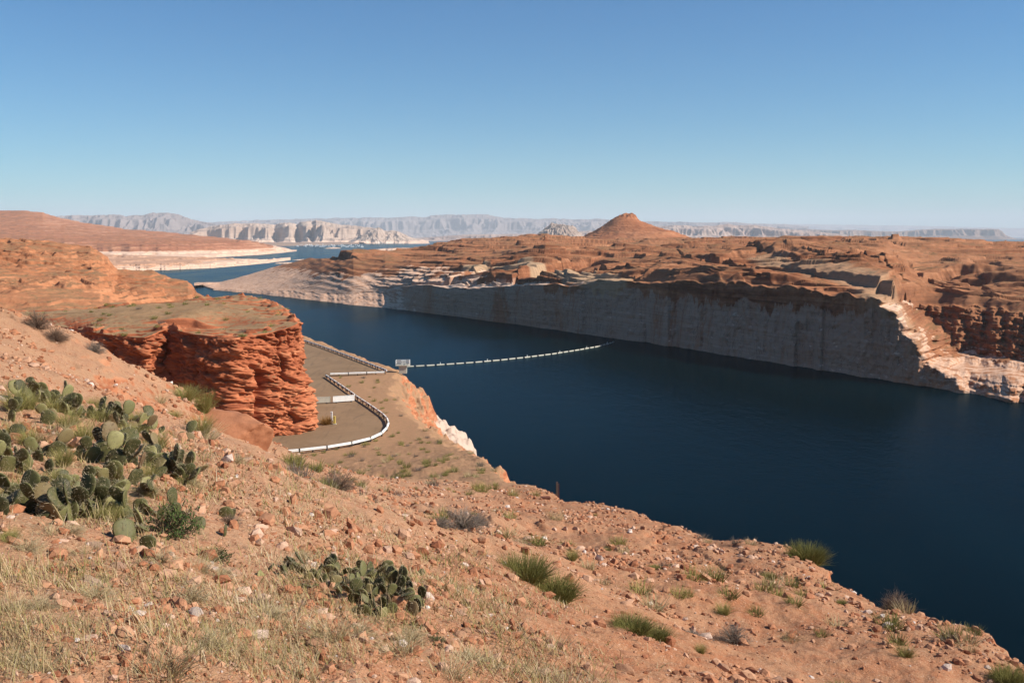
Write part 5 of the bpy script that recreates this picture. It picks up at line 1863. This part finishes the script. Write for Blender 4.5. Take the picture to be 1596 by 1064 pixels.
# rim post and rusty sheet
x_, y_, z_ = ground_hit(868, 773)
o = empty('wooden_post', (x_, y_, z_))
tag(o, 'dark weathered wooden post standing on the rim against the water', 'post')
link('pole', box_mesh('pole', [(0, 0, 0.36, 0.07, 0.07, 0.85, 0.3)], wood), None, o)
link('stake', box_mesh('stake', [(0.10, 0.05, 0.30, 0.035, 0.035, 0.75, 0.1)], rust), None, o)
x_, y_, z_ = ground_hit(850, 777)
o = link('rusty_sheet', box_mesh('rusty_sheet', [(0, 0, 0.09, 0.46, 0.26, 0.03, 0.1), (0, -0.12, 0.03, 0.46, 0.03, 0.14, 0.1)], rust))
o.location = (x_, y_, z_)
tag(o, 'rusty metal tray lying on the rim left of the wooden post', 'metal tray')

# ---------------------------------------------------------------- the boom across the lake
boom_pix = [(630, 572), (665, 570.3), (700, 568), (740, 565.2), (780, 561.6), (820, 557.3), (860, 552.2), (900, 546), (930, 540.7), (948, 536.2), (957, 533.2)]
pts = []
for (a_, b_) in boom_pix:
    x_, y_, _ = at_z(a_, b_, 0.0)
    pts.append((float(x_), float(y_)))
P = np.array(pts)
d = np.r_[0, np.cumsum(np.hypot(*np.diff(P, axis=0).T))]
n_ = 31
prof = [(0.36 * math.cos(a), 0.18 + 0.36 * math.sin(a)) for a in np.linspace(0, 2 * PI, 12, endpoint=False)]
st = d[-1] / n_
fl_mesh = prism('boom_float', prof, st * 0.80, cream_paint)
cap_mesh = prism('end_cap', [(x * 1.04, 0.18 + (z - 0.18) * 1.04) for x, z in prof], 0.25, dark_metal)
mast_mesh = box_mesh('marker', [(0, 0, 0.95, 0.2, 0.2, 0.9)], white_paint)
for i in range(n_):
    q = (i + 0.5) * st
    x_, y_ = np.interp(q, d, P[:, 0]), np.interp(q, d, P[:, 1])
    xa, ya = np.interp(q - 1, d, P[:, 0]), np.interp(q - 1, d, P[:, 1])
    o = bpy.data.objects.new('boom_float', fl_mesh)
    C.objects.link(o)
    o.location = (x_, y_, 0)
    o.rotation_euler = (0, 0, math.atan2(-(x_ - xa), y_ - ya))
    tag(o, 'cream cylinder float in the boom strung across the lake' if i % 5 != 3 else 'cream boom float that carries a short white marker', 'boom float', 'floats of the lake boom')
    for sy in (-1, 1):
        c_ = bpy.data.objects.new('end_cap', cap_mesh)
        C.objects.link(c_)
        c_.parent = o
        c_.location = (0, sy * st * 0.41, 0)
    if i % 5 == 3:
        c_ = bpy.data.objects.new('marker', mast_mesh)
        C.objects.link(c_)
        c_.parent = o

# ---------------------------------------------------------------- boats moored far up the lake
hull = [(-1.9, 0.1), (1.9, 0.1), (2.3, 1.5), (-2.3, 1.5)]
boat_white = concrete('boat_white', (0.78, 0.78, 0.76), 0.9)
b1 = prism('moored_boat', hull, 15, boat_white)
b2 = box_mesh('moored_boat_cabin', [(0, -0.8, 2.9, 4.0, 11, 2.8), (0, 0, 4.45, 4.4, 12, 0.3)], boat_white)


def join_mesh(a, b):
    va = [v.co[:] for v in a.vertices] + [v.co[:] for v in b.vertices]
    k = len(a.vertices)
    fa = [tuple(p.vertices) for p in a.polygons] + [tuple(k + q for q in p.vertices) for p in b.polygons]
    me = bpy.data.meshes.new('moored_boat')
    me.from_pydata(va, [], fa)
    me.update()
    me.materials.append(boat_white)
    return me


bm_ = join_mesh(b1, b2)
rb = np.random.default_rng(3)
for i in range(64):
    row = i % 4
    a_ = rb.uniform(462, 568)
    b_ = 381.6 + row * 1.05 + rb.uniform(-0.15, 0.15) + (a_ - 500) * 0.010
    x_, y_, _ = at_z(a_, b_, 0.0)
    o = bpy.data.objects.new('moored_boat', bm_)
    C.objects.link(o)
    o.location = (float(x_), float(y_), 0)
    s_ = rb.uniform(0.7, 1.6)
    o.scale = (s_, s_, s_)
    o.rotation_euler = (0, 0, rb.choice([0.2, 1.75]) + rb.uniform(-0.1, 0.1))
    tag(o, 'tiny white boat moored in the distant marina under the pale cliffs', 'boat', 'boats in the distant marina')



# ---------------------------------------------------------------- the air
def build_haze():
    m = bpy.data.materials.new('haze_air')
    m.use_nodes = True
    t = m.node_tree
    t.nodes.clear()
    out = t.nodes.new('ShaderNodeOutputMaterial')
    v = t.nodes.new('ShaderNodeVolumePrincipled')
    v.inputs['Color'].default_value = (0.84, 0.92, 1.0, 1)
    v.inputs['Density'].default_value = 3.3e-5
    v.inputs['Anisotropy'].default_value = 0.0
    t.links.new(v.outputs[0], out.inputs['Volume'])
    x0, x1, y0, y1, z0, z1 = -70000, 70000, -3000, 62000, -8, 1250
    vs = [(x, y, z) for x in (x0, x1) for y in (y0, y1) for z in (z0, z1)]
    me = bpy.data.meshes.new('haze')
    me.from_pydata(vs, [], [(0, 1, 3, 2), (4, 6, 7, 5), (0, 4, 5, 1), (2, 3, 7, 6), (0, 2, 6, 4), (1, 5, 7, 3)])
    me.update()
    o = link('haze', me, m)
    o['kind'] = 'stuff'


build_haze()
